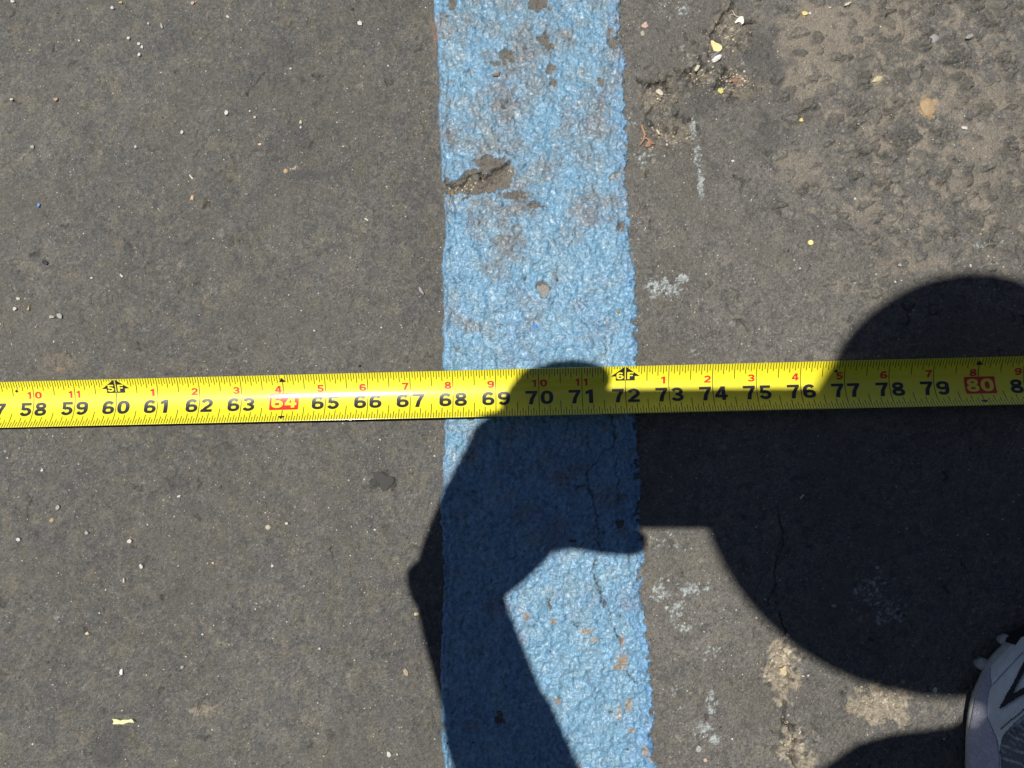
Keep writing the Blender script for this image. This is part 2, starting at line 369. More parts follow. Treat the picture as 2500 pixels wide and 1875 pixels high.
CH = [(1165, 447, 72, 30, 1), (1195, 400, 34, 20, .9), (1105, 462, 34, 14, 1), (1225, 425, 34, 36, .74), (1260, 478, 46, 9, .76), (1305, 500, 18, 8, .8), (1327, 704, 17, 15, 1), (1328, 718, 9, 12, 1), (1315, 15, 30, 20, 1), (1328, 100, 17, 16, 1), (1340, 116, 12, 9, 1), (1238, 135, 18, 11, 1),
      (1345, 168, 13, 10, 1), (1352, 200, 9, 12, .9), (1468, 200, 8, 12, 1), (1210, 156, 12, 6, .9), (1105, 12, 10, 16, .8), (1084, 38, 14, 10, .7), (1385, 87, 12, 6, .6), (1070, 75, 26, 28, .65), (1498, 104, 13, 16, .9), (1155, 800, 22, 18, .55),
      (1210, 262, 12, 18, .5), (1080, 560, 9, 30, .6), (1235, 820, 8, 6, .7), (1512, 40, 10, 20, .5), (1490, 80, 12, 12, .7), (1500, 435, 16, 14, .7), (1515, 555, 10, 14, .8), (1440, 485, 20, 8, .6),
      (1150, 1020, 9, 6, 1), (1362, 1164, 26, 10, .6), (1477, 1045, 7, 14, .6), (1175, 1290, 10, 8, .6), (1515, 1280, 9, 9, .8), (1519, 1615, 18, 24, .0), (1220, 1755, 12, 13, 1), (1430, 1540, 20, 5, .5), (1160, 1770, 18, 9, .5)]
for k, (a, b, rx, ry, w) in enumerate(CH):
    if w > 0: chips = np.maximum(chips, blob(a, b, rx, ry, .42, 400 + k, 0, .18) * w)
worn = smooth(.40, .62, N7 * .9 + N6 * .3 + .1 * N2)
topw = smooth(780, 300, PY)
chips = np.maximum(chips, smooth(.62, .74, N6 + .25 * N3 - .12 * (1 - topw)) * .72)
rnd = fbm(X, Y, .005, 41, 4, .72)
ridge = 1 - np.abs(fbm(X, Y, .011, 43, 3, .6)) * 3
lump = fbm(X, Y, .0075, 45, 4, .62); lump = np.sign(lump) * np.abs(lump) ** .8; crest = np.clip(1 - np.abs(fbm(X, Y, .014, 46, 4, .62)) * 5, 0, 1) ** 2
th = .0009 + .00003 * rs.standard_normal(X.shape) + .00018 * N4 + .00010 * N5 + .00080 * lump + .00085 * crest + .0010 * fbm(X, Y, .016, 48, 4, .6) + .00030 * fbm(X * 2.2, Y * .8, .004, 47, 3, .7)
# thick, layered lips along both borders
for k, (off, wd, ht) in enumerate([(.0016, .0010, .0010), (.0050, .0010, .0010), (.0085, .0009, .0008), (.0125, .0010, .0006)]):
    w_ = fbm(X, Y, .03, 50 + k, 3, .6) * .0022
    th += ht * np.exp(-((dr - off - w_) / wd) ** 2) * (.5 + .5 * smooth(-.3, .3, fbm(X, Y, .02, 70 + k, 2)))
    if k < 2: th += ht * .8 * np.exp(-((dl - off * .9 - w_) / wd) ** 2) * (.5 + .5 * smooth(-.3, .3, fbm(X, Y, .02, 75 + k, 2)))
prof = smooth(-.0002, .0009, T)
t_all = th * prof - .0009 * (1 - prof) - .0022 * smooth(.62, .80, chips)
cr_paint = [
    z2([(1805, 40), (1835, 110), (1845, 230), (1840, 330), (1750, 370), (1690, 450), (1600, 570), (1590, 640), (1600, 690), (1650, 790), (1670, 900), (1680, 1000), (1700, 1110), (1700, 1200), (1720, 1270), (1690, 1300), (1660, 1380), (1645, 1480), (1680, 1580), (1720, 1650)], 1000, 1000, 3.687),
    z2([(1410, 0), (1440, 70), (1475, 150), (1480, 200), (1530, 270), (1555, 350), (1590, 460), (1640, 550)], 1000, 1400, 3.16),
    z2([(1650, 740), (1700, 800), (1740, 830)], 1000, 1400, 3.16),
    z2([(1290, 650), (1380, 680), (1450, 670), (1520, 690), (1600, 690)], 1000, 1000, 3.687),
    z2([(1840, 330), (1870, 420), (1850, 560), (1880, 650), (1870, 780), (1870, 930)], 1000, 1000, 3.687),
    z2([(1320, 660), (1350, 720), (1400, 850), (1440, 910)], 1000, 1400, 3.16),
    z2([(1240, 370), (1340, 430), (1420, 490), (1490, 490)], 1000, 1400, 3.16),
    z2([(800, 1390), (820, 1340), (1000, 1450)], 1000, 0, 3.687),
    z2([(570, 1340), (660, 1350), (720, 1300), (850, 1300)], 1000, 400, 3.318),
    z2([(710, 1300), (690, 1240), (650, 1230)], 1000, 400, 3.318),
    z2([(370, 1390), (410, 1500), (370, 1480), (440, 1560)], 1000, 400, 3.318),
    z2([(520, 660), (530, 700), (500, 730)], 1000, 400, 3.318),
    z2([(330, 180), (330, 330), (350, 400)], 1000, 400, 3.318),
    z2([(400, 900), (410, 1010), (330, 870)], 1000, 400, 3.318),
    z2([(1010, 380), (1060, 320), (1110, 370)], 1000, 400, 3.318),
    z2([(1580, 1400), (1600, 1520), (1590, 1640)], 1000, 400, 3.318),
    z2([(1200, 820), (1180, 900), (1190, 960)], 1000, 400, 3.318),
]
wid_p = [.0006, .0006, .0006, .00045, .0004, .0003, .0004, .0005, .0003, .0003, .0004, .0004, .0005, .0003, .0005, .0005, .0003]
crackP = np.zeros(X.shape)
net = np.abs(fbm(X, Y, .024, 49, 5, .62)); netm = (1 - smooth(.004, .020, net)) * smooth(-.05, .3, fbm(X, Y, .03, 51, 3)); t_all -= .0003 * netm
for k, (ln, w) in enumerate(zip(cr_paint, wid_p)):
    d = dist_line(ln, wig=.0009, seed=200 + k)
    ww = np.maximum(w, .0004)
    t_all -= .00055 * (1 - smooth(ww * .3, ww * 1.1, d)) * min(1, w / .0006)
    crackP = np.maximum(crackP, (1 - smooth(ww * .35, ww * 1.1, d)) * min(1, w / .0006 + .15))
Cp = np.ones(X.shape + (3,)) * np.array((.138, .290, .435))
Cp = mix(Cp, (.175, .310, .415), smooth(-.2, .5, N7 + .3 * N6))
Cp = mix(Cp, (.13, .250, .430), smooth(.1, .6, N2 + .4 * N6) * .55)
Cp = mix(Cp, (.10, .265, .49), np.maximum(smooth(.011, .002, dr), smooth(.005, .001, dl) * .5) * smooth(-.5, .3, N3 + N7) * .75)
dirtw = np.clip(.30 + .34 * topw - .5 * smooth(1450, 1700, PY), 0, 1)
for k, (a, b, rx, ry, w) in enumerate([(1160, 380, 90, 60, .8), (1180, 520, 110, 45, .9), (1250, 590, 45, 70, .8), (1380, 570, 50, 60, .7), (1200, 650, 90, 45, .6), (1150, 790, 60, 40, .7), (1380, 300, 70, 40, .6), (1270, 170, 60, 40, .7), (1420, 150, 40, 40, .6), (1170, 110, 50, 30, .6), (1300, 250, 40, 50, .4), (1480, 800, 40, 40, .4)]):
    dirtw = np.maximum(dirtw, blob(a, b, rx, ry, .5, 500 + k, 0, .6) * w)
dirt = smooth(.25, 1.15, dirtw + .60 * N2 + .40 * N7 + .16 * N6 + .10 * N4)
Cp = mix(Cp, (.150, .155, .152), dirt * .86)
Cp = mix(Cp, (.25, .20, .15), smooth(.54, .70, fbm(X, Y, .0075, 81, 4, .7) + .1 * topw) * .6)
Cp = mix(Cp, (.20, .165, .125), smooth(.12, .8, chips + .25 * N4) * .6)
for k, (a, b, rx, ry) in enumerate([(1519, 1612, 14, 20), (1518, 1565, 6, 14), (1505, 1628, 12, 6), (1510, 1740, 5, 16), (1535, 1720, 8, 16), (1540, 1782, 8, 6), (1573, 1830, 7, 12), (1600, 1855, 26, 5), (1640, 1872, 22, 7), (1432, 1540, 14, 5), (1450, 1562, 12, 4), (1286, 1505, 8, 10), (1350, 1515, 8, 7), (1360, 1710, 7, 9)]):
    Cp = mix(Cp, (.27, .205, .14), blob(a, b, rx, ry, .4, 520 + k, -.4 if k in (7, 8) else 0) * .85)
Cp *= np.clip(1 + .30 * N4 + .26 * N5 + .14 * N3 + .12 * WN - .0, .4, 1.9)[..., None]
pale = smooth(.50, .78, fbm(X, Y, .0036, 91, 4, .75) + .30 * crest)  # pale flecks, plus sparkle of the ridges put into the colour
Cp = mix(Cp, (.40, .50, .58), pale * .35)
Cp = mix(Cp, (.55, .60, .62), blob(1085, 1130, 14, 60, .6, 560) * pale)
Cp = mix(Cp, (.05, .06, .07), netm * .55)
Cp = mix(Cp, (.035, .035, .038), crackP * .85)
Cp = np.clip(Cp, .01, .8); Cp = Cp * inner[..., None] + np.array((.155, .245, .35)) * (1 - inner[..., None])
on_line = prof > .02
C = mix(C, (.150, .130, .108), smooth(.4, .8, chips) * prof * np.clip(.4 + .8 * N4 + .5 * N3, 0, .8))

P = np.stack([X, Y, H], -1)
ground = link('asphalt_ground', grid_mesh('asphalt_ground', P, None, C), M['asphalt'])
tag(ground, 'worn grey asphalt with fine grit, dusty hollows and small cracks', None, None, 'structure')
i0, i1 = np.searchsorted(XS, [el.min() - .006, er.max() + .006])
Hs = H + t_all
Pp = np.stack([X, Y, Hs], -1)[:, i0:i1]; tt = t_all[:, i0:i1]
kp = np.maximum.reduce([tt[:-1, :-1], tt[1:, :-1], tt[:-1, 1:], tt[1:, 1:]]) > -.0001
line = link('road_marking', grid_mesh('road_marking', Pp, kp, Cp[:, i0:i1]), M['paint'])
tag(line, 'thick worn blue painted line, cracked and chipped, on the asphalt', None, None, 'structure')

ZT = np.maximum(H, Hs)
def surf(x, y):
    i = int(np.clip(np.searchsorted(XS, x), 1, len(XS) - 2)); j = int(np.clip(np.searchsorted(YS, y), 1, len(YS) - 2))
    return float(ZT[j, i])

# ------------------------------------------------------------------ grit: countless fine specks, one object
def build_grit():
    g = np.random.RandomState(77)
    V, Fc, Cc = [], [], []
    def add(x, y, r, col, el_=None, rot=None, nseg=None):
        z = surf(x, y)
        n = nseg or g.randint(4, 7); a0 = g.rand() * 6.28; e = g.uniform(.4, 1) if el_ is None else el_; ro = g.rand() * 3.14 if rot is None else rot
        tx, ty = g.uniform(-.25, .25, 2); b = len(V)
        top = []; h = r * g.uniform(.25, .6)
        for k in range(n):
            a = a0 + k * 6.283 / n; q = r * g.uniform(.7, 1.15)
            u, v = q * math.cos(a), q * math.sin(a) * e
            dx, dy = u * math.cos(ro) - v * math.sin(ro), u * math.sin(ro) + v * math.cos(ro)
            V.append((x + dx, y + dy, z + h + dx * tx + dy * ty)); V.append((x + dx * 1.1, y + dy * 1.1, z - r * .5)); Cc.extend([col, col])
        Fc.append([b + 2 * k for k in range(n)])
        for k in range(n): Fc.append([b + 2 * k, b + 2 * k + 1, b + 2 * ((k + 1) % n) + 1, b + 2 * ((k + 1) % n)])
    pal = [(.50, .48, .43), (.36, .33, .28), (.62, .60, .56), (.26, .23, .19), (.33, .25, .17), (.02, .02, .02), (.42, .34, .22)]
    wts = [.24, .28, .10, .2, .08, .06, .04]
    for k in range(13000):
        x, y = g.uniform(-.37, .40), g.uniform(-.28, .30)
        px = proj(np.array([[x, y, 0]]))[0]
        r = (.00018 + .00038 * g.rand() ** 3)
        if g.rand() < .03: r *= 1.7
        j = int(np.searchsorted(YS, y)); inl = el[min(j, len(el) - 1)] < x < er[min(j, len(er) - 1)]
        if inl and g.rand() > .12: continue
        add(x, y, r, pal[g.choice(7, p=wts)])
    for (cx, cy, sx, sy, n) in ((1911, 1600, 14, 50, 150), (2155, 1712, 45, 28, 180), (1930, 1815, 14, 26, 60), (1800, 205, 36, 26, 90), (1690, 185, 18, 16, 40), (1615, 240, 36, 26, 60), (1790, 80, 30, 45, 60), (1130, 462, 40, 9, 50), (1170, 445, 40, 16, 40), (715, 412, 14, 5, 14), (1800, 200, 30, 22, 120), (1640, 340, 40, 26, 60), (1745, 190, 40, 50, 90), (1600, 330, 22, 30, 50), (1770, 90, 22, 40, 60), (1911, 1560, 6, 22, 30), (1920, 1750, 6, 30, 22)):
        for k in range(n):
            p = gp(cx + g.normal() * sx * .6, cy + g.normal() * sy * .6)
            add(p.x, p.y, .00022 + .00065 * g.rand() ** 2.5, [(.42, .35, .25), (.30, .25, .18), (.5, .45, .36), (.2, .17, .13)][g.randint(4)])
    me = bpy.data.meshes.new('grit'); me.from_pydata(V, [], Fc)
    at = me.color_attributes.new('tone', 'FLOAT_COLOR', 'POINT')
    at.data.foreach_set('color', np.concatenate([np.array(Cc), np.ones((len(Cc), 1))], 1).astype(np.float32).ravel())
    m = mat('grit', (.5, .5, .5), .6, .4, noise=[(2500, .8, 1.2)], attr='tone')
    tag(link('grit', me, m), 'fine pale grit and sand specks scattered over the asphalt', None, None, 'stuff')
build_grit()

# ------------------------------------------------------------------ loose bits lying about, each a thing
_dm = {}
def dmat(col, rough=.6):
    k = (col, rough)
    if k not in _dm: _dm[k] = mat('debris_tone', col, rough, .4, noise=[(1400, .78, 1.22), (500, .88, 1.12)], bump=[(1500, .0002)])
    return _dm[k]
WHITE, GREYW, CREAM, YEL, TAN, PINK, BLUE, BLACK, BROWN, GREY, LIME = (.56, .545, .51), (.34, .335, .32), (.52, .47, .36), (.66, .55, .22), (.50, .37, .22), (.50, .36, .30), (.13, .30, .58), (.014, .014, .015), (.25, .13, .07), (.24, .24, .235), (.52, .52, .16)
def flake(name, px, py, pts, col, label, cat, h=.0005, tilt=(.06, -.05), group=None, lift=.0002):
    """thin angular chip; pts in photo pixels about its centre"""
    c = gp(px, py); z = surf(c.x, c.y) + lift
    bm = bmesh.new(); k = 1 / 4100.0
    top = [bm.verts.new((a * k, -b * k, h + a * k * tilt[0] - b * k * tilt[1])) for a, b in pts]
    mid = bm.verts.new((sum(p[0] for p in pts) / len(pts) * k, -sum(p[1] for p in pts) / len(pts) * k, h * 1.25))
    bot = [bm.verts.new((a * k * 1.02, -b * k * 1.02, -.0003)) for a, b in pts]
    n = len(pts)
    for i in range(n):
        bm.faces.new((top[i], top[(i + 1) % n], mid)); bm.faces.new((bot[i], bot[(i + 1) % n], top[(i + 1) % n], top[i]))
    bm.faces.new(bot[::-1]); bmesh.ops.recalc_face_normals(bm, faces=bm.faces)
    o = from_bm(name, bm, dmat(col), None, False); o.location = (c.x, c.y, z)
    return tag(o, label, cat, group)
def pebble(name, px, py, rx, ry, col, label, cat, hz=.6, seed=0, rot=0, group=None, sink=.35):
    c = gp(px, py); g = random.Random(seed * 7 + int(px)); k = 1 / 4100.0
    bm = bmesh.new(); bmesh.ops.create_icosphere(bm, subdivisions=3, radius=1)
    ph = [g.uniform(0, 6.28) for _ in range(6)]
    for v in bm.verts:
        x, y, z = v.co
        q = 1 + .14 * math.sin(2.3 * x + ph[0]) * math.cos(2.1 * y + ph[1]) + .10 * math.sin(4.1 * y + ph[2] + z) + .07 * math.sin(6.3 * x + ph[3] - 3 * z)
        for nx, ny, nz, dd in ((.8, .3, .5, .78), (-.6, .6, .5, .8), (.1, -.8, .6, .8), (0, 0, 1, .8)):
            L_ = math.sqrt(nx * nx + ny * ny + nz * nz); d = (x * nx + y * ny + z * nz) / L_ * q
            if d > dd: q *= dd / d * .6 + .4
        v.co = Vector((x * q * rx * k, y * q * ry * k, z * q * min(rx, ry) * k * hz))
    o = from_bm(name, bm, dmat(col)); o.location = (c.x, c.y, surf(c.x, c.y) + min(rx, ry) * k * hz * (1 - 2 * sink) * .7); o.rotation_euler = (0, 0, rot)
    return tag(o, label, cat, group)
def irr(rx, ry, n=7, seed=0, rot=0.0):
    g = random.Random(seed); o = []
    for i in range(n):
        a = i * 6.283 / n + g.uniform(-.2, .2); q = g.uniform(.6, 1.2)
        u, v = rx * q * math.cos(a), ry * q * math.sin(a)
        o.append((u * math.cos(rot) - v * math.sin(rot), u * math.sin(rot) + v * math.cos(rot)))
    return o
GC, GPB = 'pale chips lying on the asphalt', 'small pebbles lying on the asphalt'
# upper right
flake('paint_chip', 1749, 113, [(-14, -14), (-8, -13), (-2, -7), (6, -4), (12, 2), (13, 8), (9, 15), (2, 17), (-7, 15), (-10, 6), (-13, -2)], (.74, .62, .30), 'large yellow chip with one tiny hole beside the dark crack', 'chip', .0012)
flake('stone_chip', 1749, 146, [(-13, 2), (-4, -6), (6, -9), (11, -6), (8, 1), (-2, 7), (-9, 8)], (.62, .62, .60), 'white shiny stone chip just under the large yellow chip', 'chip', .0018, (.2, .3))
flake('stone_chip', 1742, 138, [(-8, 3), (2, -6), (12, -9), (14, -6), (5, -1), (-4, 7)], (.16, .165, .18), 'dark grey stone chip against the white shiny one under the yellow chip', 'chip', .0012, (.2, .3))
flake('paint_chip', 1701, 167, [(-7, 6), (1, -8), (8, -6), (4, 3), (-2, 9)], CREAM, 'cream four-sided chip at the lower left end of the dark crack', 'chip', .0012)
flake('paint_chip', 1609, 226, [(-8, -7), (-2, -10), (4, -6), (9, 1), (10, 6), (5, 9), (-4, 3), (-8, -1)], CREAM, 'rounded cream chip in the dusty hollow right of the blue line', 'chip', .0012)
flake('paint_chip', 1760, 221, [(-6, -6), (2, -8), (7, -5), (6, 4), (1, 8), (-3, 5), (-7, 1)], LIME, 'yellow-green chip below the hollow with the reddish stone', 'chip', .0010)
flake('petal', 1803, 54, [(-11, 4), (-7, -2), (0, -9), (3, -10), (9, -9), (11, 0), (11, 6), (7, 10), (3, 5), (-3, 3), (-8, 6)], (.80, .74, .66), 'white heart-shaped petal with its thin stalk', 'petal', .0016, (.15, .1))
pebble('pebble', 1796, 195, 10, 7, (.26, .15, .11), 'reddish brown pebble in the hollow right of the yellow chip', 'pebble', .6, 2, 0, GPB)
pebble('pebble', 1575, 63, 8, 9, PINK, 'pinkish pebble right of the line near the top edge', 'pebble', .5, 3, 0, GPB)
pebble('pebble', 1569, 82, 6, 7, (.36, .34, .27), 'greenish white pebble just below the pinkish one', 'pebble', .5, 4, 0, GPB)
flake('paint_chip', 1963, 34, irr(8, 6, 7, 5), YEL, 'yellow crumb on the dusty patch near the top edge', 'chip', .0008)
pebble('pebble', 1977, 33, 4, 4, WHITE, 'tiny white pebble beside the yellow crumb at the top', 'pebble', .6, 5, 0, GPB)
flake('straw', 2068, 12, irr(10, 3.4, 7, 6, -.45), CREAM, 'pale sliver at the top edge of the dusty asphalt', 'sliver', .0006)
flake('paint_chip', 2026, 19, irr(5, 3, 6, 7), CREAM, 'small cream chip left of the pale sliver at the top', 'chip')
pebble('pebble', 2264, 262, 19, 22, (.36, .26, .15), 'round orange-tan stone set in the rough asphalt', 'stone', .30, 6, .4, None, .4)
pebble('pebble', 2280, 95, 13, 11, (.27, .27, .26), 'light grey angular stone standing proud near the top right', 'stone', .6, 7, .6)
pebble('pebble', 2142, 194, 13, 7, (.48, .42, .28), 'pale yellow crumbly stone between dust and dark asphalt', 'stone', .5, 8, .5)
pebble('pebble', 2478, 156, 11, 14, (.42, .38, .30), 'pale three-cornered stone near the right edge', 'stone', .5, 9, 0)
pebble('pebble', 2363, 93, 11, 5, (.28, .28, .27), 'slim grey stone right of the proud angular stone', 'stone', .5, 19, .6)
flake('paint_chip', 2350, 315, [(-7, -3), (3, -3), (7, -1), (6, 5), (-5, 3)], WHITE, 'white oblong chip on the rough asphalt near the right edge', 'chip', .0010)
pebble('pebble', 1956, 294, 5, 5, YEL, 'yellow round crumb on the dusty patch below the dark asphalt', 'pebble', .6, 10, 0)
pebble('pebble', 2092, 304, 4, 3, YEL, 'tiny yellow crumb beside a curved grey stone', 'pebble', .6, 11, 0)
flake('confetti_disc', 1978, 593, [(6.3 * math.cos(i * .449), 6.3 * math.sin(i * .449)) for i in range(14)], (.78, .66, .26), 'perfectly round yellow disc alone on the grey asphalt', 'disc', .0010)
flake('paint_chip', 1606, 325, irr(3, 9, 7, 12, -.5), CREAM, 'cream sliver to the right of the brown twig', 'chip', .0008)
flake('leaf_fragment', 1584, 350, [(-10, 9), (-3, -5), (1, -9), (6, -3), (14, 5), (6, 4), (2, 9), (-4, 11)], (.28, .15, .09), 'reddish dry leaf fragment at the foot of the brown twig', 'leaf', .0014, (.1, .1))
pebble('pebble', 2088, 485, 3.5, 3, WHITE, 'white grain on the middle right asphalt', 'pebble', .6, 13)
pebble('pebble', 2194, 649, 5, 4, GREYW, 'pale grain just above the round head shadow', 'pebble', .6, 14)
flake('paint_chip', 2369, 650, irr(3, 5, 6, 15), CREAM, 'small cream chip at the rim of the round head shadow', 'chip')
# on the painted line
flake('paint_flake', 1306, 797, irr(6, 5, 6, 20), (.06, .20, .62), 'deep blue flake on the pale blue line above the tape', 'flake', .0008)
flake('wood_splinter', 1213, 187, [(-11, -2), (4, -3), (9, -8), (7, 3), (-9, 3)], (.20, .10, .06), 'red-brown splinter on the upper part of the blue line', 'splinter', .0012)
pebble('pebble', 1105, 474, 6, 7, (.26, .16, .05), 'amber grain in the big hole of the blue line', 'pebble', .7, 21)
pebble('pebble', 1162, 432, 11, 10, (.11, .105, .09), 'dark round stone inside the big hole of the blue line', 'stone', .5, 22, 0)
pebble('pebble', 1176, 452, 12, 8, (.10, .095, .085), 'dark flat stone below the round one in the big hole', 'stone', .5, 23, .4)
flake('stone_chip', 1326, 710, [(-15, -13), (-6, -12), (-2, -16), (10, -13), (16, -5), (12, 9), (4, 20), (-7, 14), (-16, 4)], (.21, .20, .185), 'mottled grey and white stone showing through a chip in the line', 'stone', .0004)
pebble('pebble', 1273, 148, 4, 4, TAN, 'tan grain stuck on the upper part of the blue line', 'pebble', .7, 24)
pebble('pebble', 1509, 762, 4, 4, (.30, .20, .05), 'amber grain on the right border of the line above the tape', 'pebble', .7, 25)
pebble('pebble', 1360, 684, 2.6, 2.6, BLACK, 'black grain right of the stone showing through the line', 'pebble', .8, 26)
# left, upper
for k, (px, py, rx, ry, ro, col, nm, lab) in enumerate([
    (276, 21, 5, 5, 0, WHITE, 'chip', 'white chip at the top left, right of the corner'),
    (297, 8, 5, 4, 0, TAN, 'chip', 'tan chip touching the top edge at the left'),
    (33, 5, 6, 4, .3, WHITE, 'chip', 'white chip in the top left corner'),
    (472, 10, 6, 4, .3, PINK, 'chip', 'pinkish chip at the top edge of the left asphalt'),
    (395, 64, 3.2, 9, .35, GREYW, 'chip', 'long whitish sliver on the upper left asphalt'),
    (315, 94, 4, 4, 0, WHITE, 'chip', 'white chip left of the cluster of three at the upper left'),
    (340, 108, 4, 4, 0, WHITE, 'chip', 'uppermost white chip of the cluster of three at the upper left'),
    (348, 116, 4.5, 4.5, 0, WHITE, 'chip', 'middle white chip of the cluster of three at the upper left'),
    (341, 136, 5, 5, 0, WHITE, 'chip', 'round white chip, lowest of the cluster of three at the upper left'),
    (195, 101, 4, 2.5, -.5, WHITE, 'chip', 'small white chip left of the upper left cluster'),
    (557, 43, 5, 3, -.6, WHITE, 'chip', 'slanted white chip near the top, middle of the left asphalt'),
    (879, 58, 7.5, 5.5, -.2, WHITE, 'chip', 'bright white chip near the top, left of the blue line'),
    (710, 168, 5, 3, .4, WHITE, 'chip', 'white oval chip below the top, left of the blue line'),
    (554, 277, 5.5, 6, 0, WHITE, 'chip', 'white rounded chip, largest above the middle of the left asphalt'),
    (611, 273, 3, 3, 0, WHITE, 'chip', 'small white chip, upper of a pair beside the largest'),
    (623, 288, 4, 4, 0, CREAM, 'chip', 'small cream chip, lower of a pair beside the largest'),
    (735, 299, 4, 5, 0, CREAM, 'chip', 'cream chip midway between the largest white chip and the line'),
    (445, 324, 5, 5, 0, WHITE, 'chip', 'white squarish chip left of the largest white chip'),
    (636, 354, 6, 3.5, .2, (.62, .46, .34), 'chip', 'peach coloured chip above the tan pebble'),
    (468, 433, 2.4, 10, .7, CREAM, 'sliver', 'pale straw sliver above the orange pebble'),
    (96, 501, 5, 5, 0, BLUE, 'flake', 'blue paint flake alone on the left asphalt'),
    (112, 642, 9, 6, -.3, BLACK, 'flake', 'black flake near the left edge above the tape'),
    (896, 537, 9, 3, -.5, CREAM, 'chip', 'long cream chip left of the blue line'),
    (225, 679, 4, 2.5, 0, WHITE, 'chip', 'small white chip below the black flake, to its right'),
    (299, 675, 5, 2.5, -.7, WHITE, 'chip', 'bent white chip above the tape, right of the small one'),
    (47, 730, 5, 4, 0, CREAM, 'chip', 'cream chip near the left edge, uppermost of four above the tape'),
    (39, 755, 6, 4, .3, WHITE, 'chip', 'white chip near the left edge, just below the cream one'),
    (72, 754, 3.5, 7, 0, (.38, .29, .12), 'chip', 'ochre chip near the left edge between white chips'),
    (149, 772, 8, 7, 0, GREYW, 'chip', 'pale grey chip, right of a pair above the tape'),
    (129, 775, 8, 4.5, -.2, (.38, .36, .31), 'chip', 'pale grey chip, left of a pair above the tape'),
    (81, 360, 5, 5, 0, GREYW, 'chip', 'pale grey chip near the left edge, upper half'),
    (30, 244, 5, 3.5, 0, CREAM, 'chip', 'cream chip near the left edge, upper quarter'),
    (140, 244, 7, 5, 0, (.40, .28, .20), 'chip', 'pink-brown chip near the left edge, upper quarter'),
    (1029, 711, 4, 11, .6, (.30, .29, .28), 'sliver', 'long grey stone sliver close to the left border of the line'),
    (735, 312, 2.5, 3, 0, WHITE, 'chip', 'tiny white chip under the cream one, left of the line'),
    # left, lower
    (104, 1148, 4.5, 3.5, 0, WHITE, 'chip', 'small white chip below the tape at the left'),
    (144, 1238, 5, 7, -.5, GREYW, 'chip', 'whitish smear of chips below the tape at the left'),
    (438, 1211, 5, 3.5, .2, WHITE, 'chip', 'white grain with dark rim below the tape'),
    (317, 1321, 6.5, 5, .3, WHITE, 'chip', 'white angular chip in the middle of the lower left asphalt'),
    (47, 1317, 6, 4, 0, WHITE, 'chip', 'white chip near the left edge below the tape'),
    (345, 1383, 4.5, 8, .5, WHITE, 'chip', 'white upright oblong chip in the lower left asphalt'),
    (304, 1416, 2.5, 5.5, 0, CREAM, 'chip', 'thin cream chip left below the oblong white chip'),
    (701, 1278, 3.8, 3.8, 0, WHITE, 'chip', 'round white chip right of the heart-shaped pebble'),
    (520, 1374, 4.5, 3.5, 0, TAN, 'chip', 'tan chip right of the oblong white chip'),
    (666, 1381, 4, 3.5, 0, WHITE, 'chip', 'small white chip under the heart-shaped pebble'),
    (214, 1300, 5, 4.5, 0, (.32, .33, .34), 'chip', 'blue-grey chip left of the white angular chip'),
    (213, 1546, 4.5, 6, -.5, (.56, .50, .30), 'chip', 'yellowish three-cornered chip in the lower left asphalt'),
    (298, 1640, 4.2, 6.5, 0, (.74, .73, .70), 'chip', 'bright white oval chip above the yellow husk'),
    (950, 1841, 8, 5, -.8, WHITE, 'chip', 'white chip near the bottom, beside the forearm shadow'),
    (970, 1841, 3, 3, 0, CREAM, 'chip', 'tiny cream chip right beside the bottom white chip'),
    (992, 1640, 6, 8, .2, (.34, .27, .18), 'chip', 'tan rounded chip beside the forearm shadow'),
    (1019, 1498, 7, 5, .2, (.72, .58, .30), 'chip', 'golden crumb at the edge of the wrist shadow'),
    (781, 1582, 3.5, 3, 0, CREAM, 'chip', 'small cream chip between husk and forearm shadow'),
    (446, 1628, 5, 4, .5, GREYW, 'chip', 'pale grey chip right of the bright white oval one'),
    (496, 1548, 3, 2.5, 0, WHITE, 'chip', 'square white chip in the middle of the lower left asphalt'),
    (2282, 1684, 4, 6, -.5, WHITE, 'chip', 'white chip on the lit strip near the shoe'),
    (2142, 1386, 5, 4, 0, GREYW, 'chip', 'pale chip inside the large shadow, above white spots'),
    (1957, 1212, 2.6, 9, -.7, WHITE, 'sliver', 'white sliver in the shadow below the tape'),
    (2036, 1478, 6, 4, .3, GREYW, 'chip', 'grey chip in the large shadow, left of white spots'),
    (1924, 1550, 5, 5, 0, GREYW, 'chip', 'pale chip at the shadow rim above the sandy hollow'),
    (1961, 1650, 3.2, 2.4, 0, WHITE, 'chip', 'left grain of the white pair beside the sandy hollow'),
    (1973, 1649, 3.2, 2.4, 0, WHITE, 'chip', 'right grain of the white pair beside the sandy hollow'),
    (1705, 1826, 7, 7, 0, GREYW, 'chip', 'pale chip near the bottom edge right of the line'),
    (1720, 1853, 6, 6, 0, PINK, 'chip', 'pinkish chip lowest near the bottom right of the line'),
    (1911, 1636, 9, 12, .2, (.55, .44, .27), 'stone', 'golden crumbly stone in the middle of the sandy hollow'),
    (1846, 1508, 3, 3, 0, CREAM, 'chip', 'small cream grain right of the blue paint remains'),
]):
    flake({'chip': 'paint_chip', 'flake': 'paint_flake', 'sliver': 'straw', 'stone': 'stone_chip'}[nm], px, py, irr(rx, ry, 7, 30 + k, -ro), col, lab, nm, .0009 if min(rx, ry) > 3.5 else .0006, (random.uniform(-.12, .12), random.uniform(-.12, .12)), GC if nm == 'chip' else None)
pebble('pebble', 470, 483, 5, 6.5, (.60, .40, .22), 'orange-tan pebble in the middle of the left asphalt', 'pebble', .7, 31, 0, GPB)
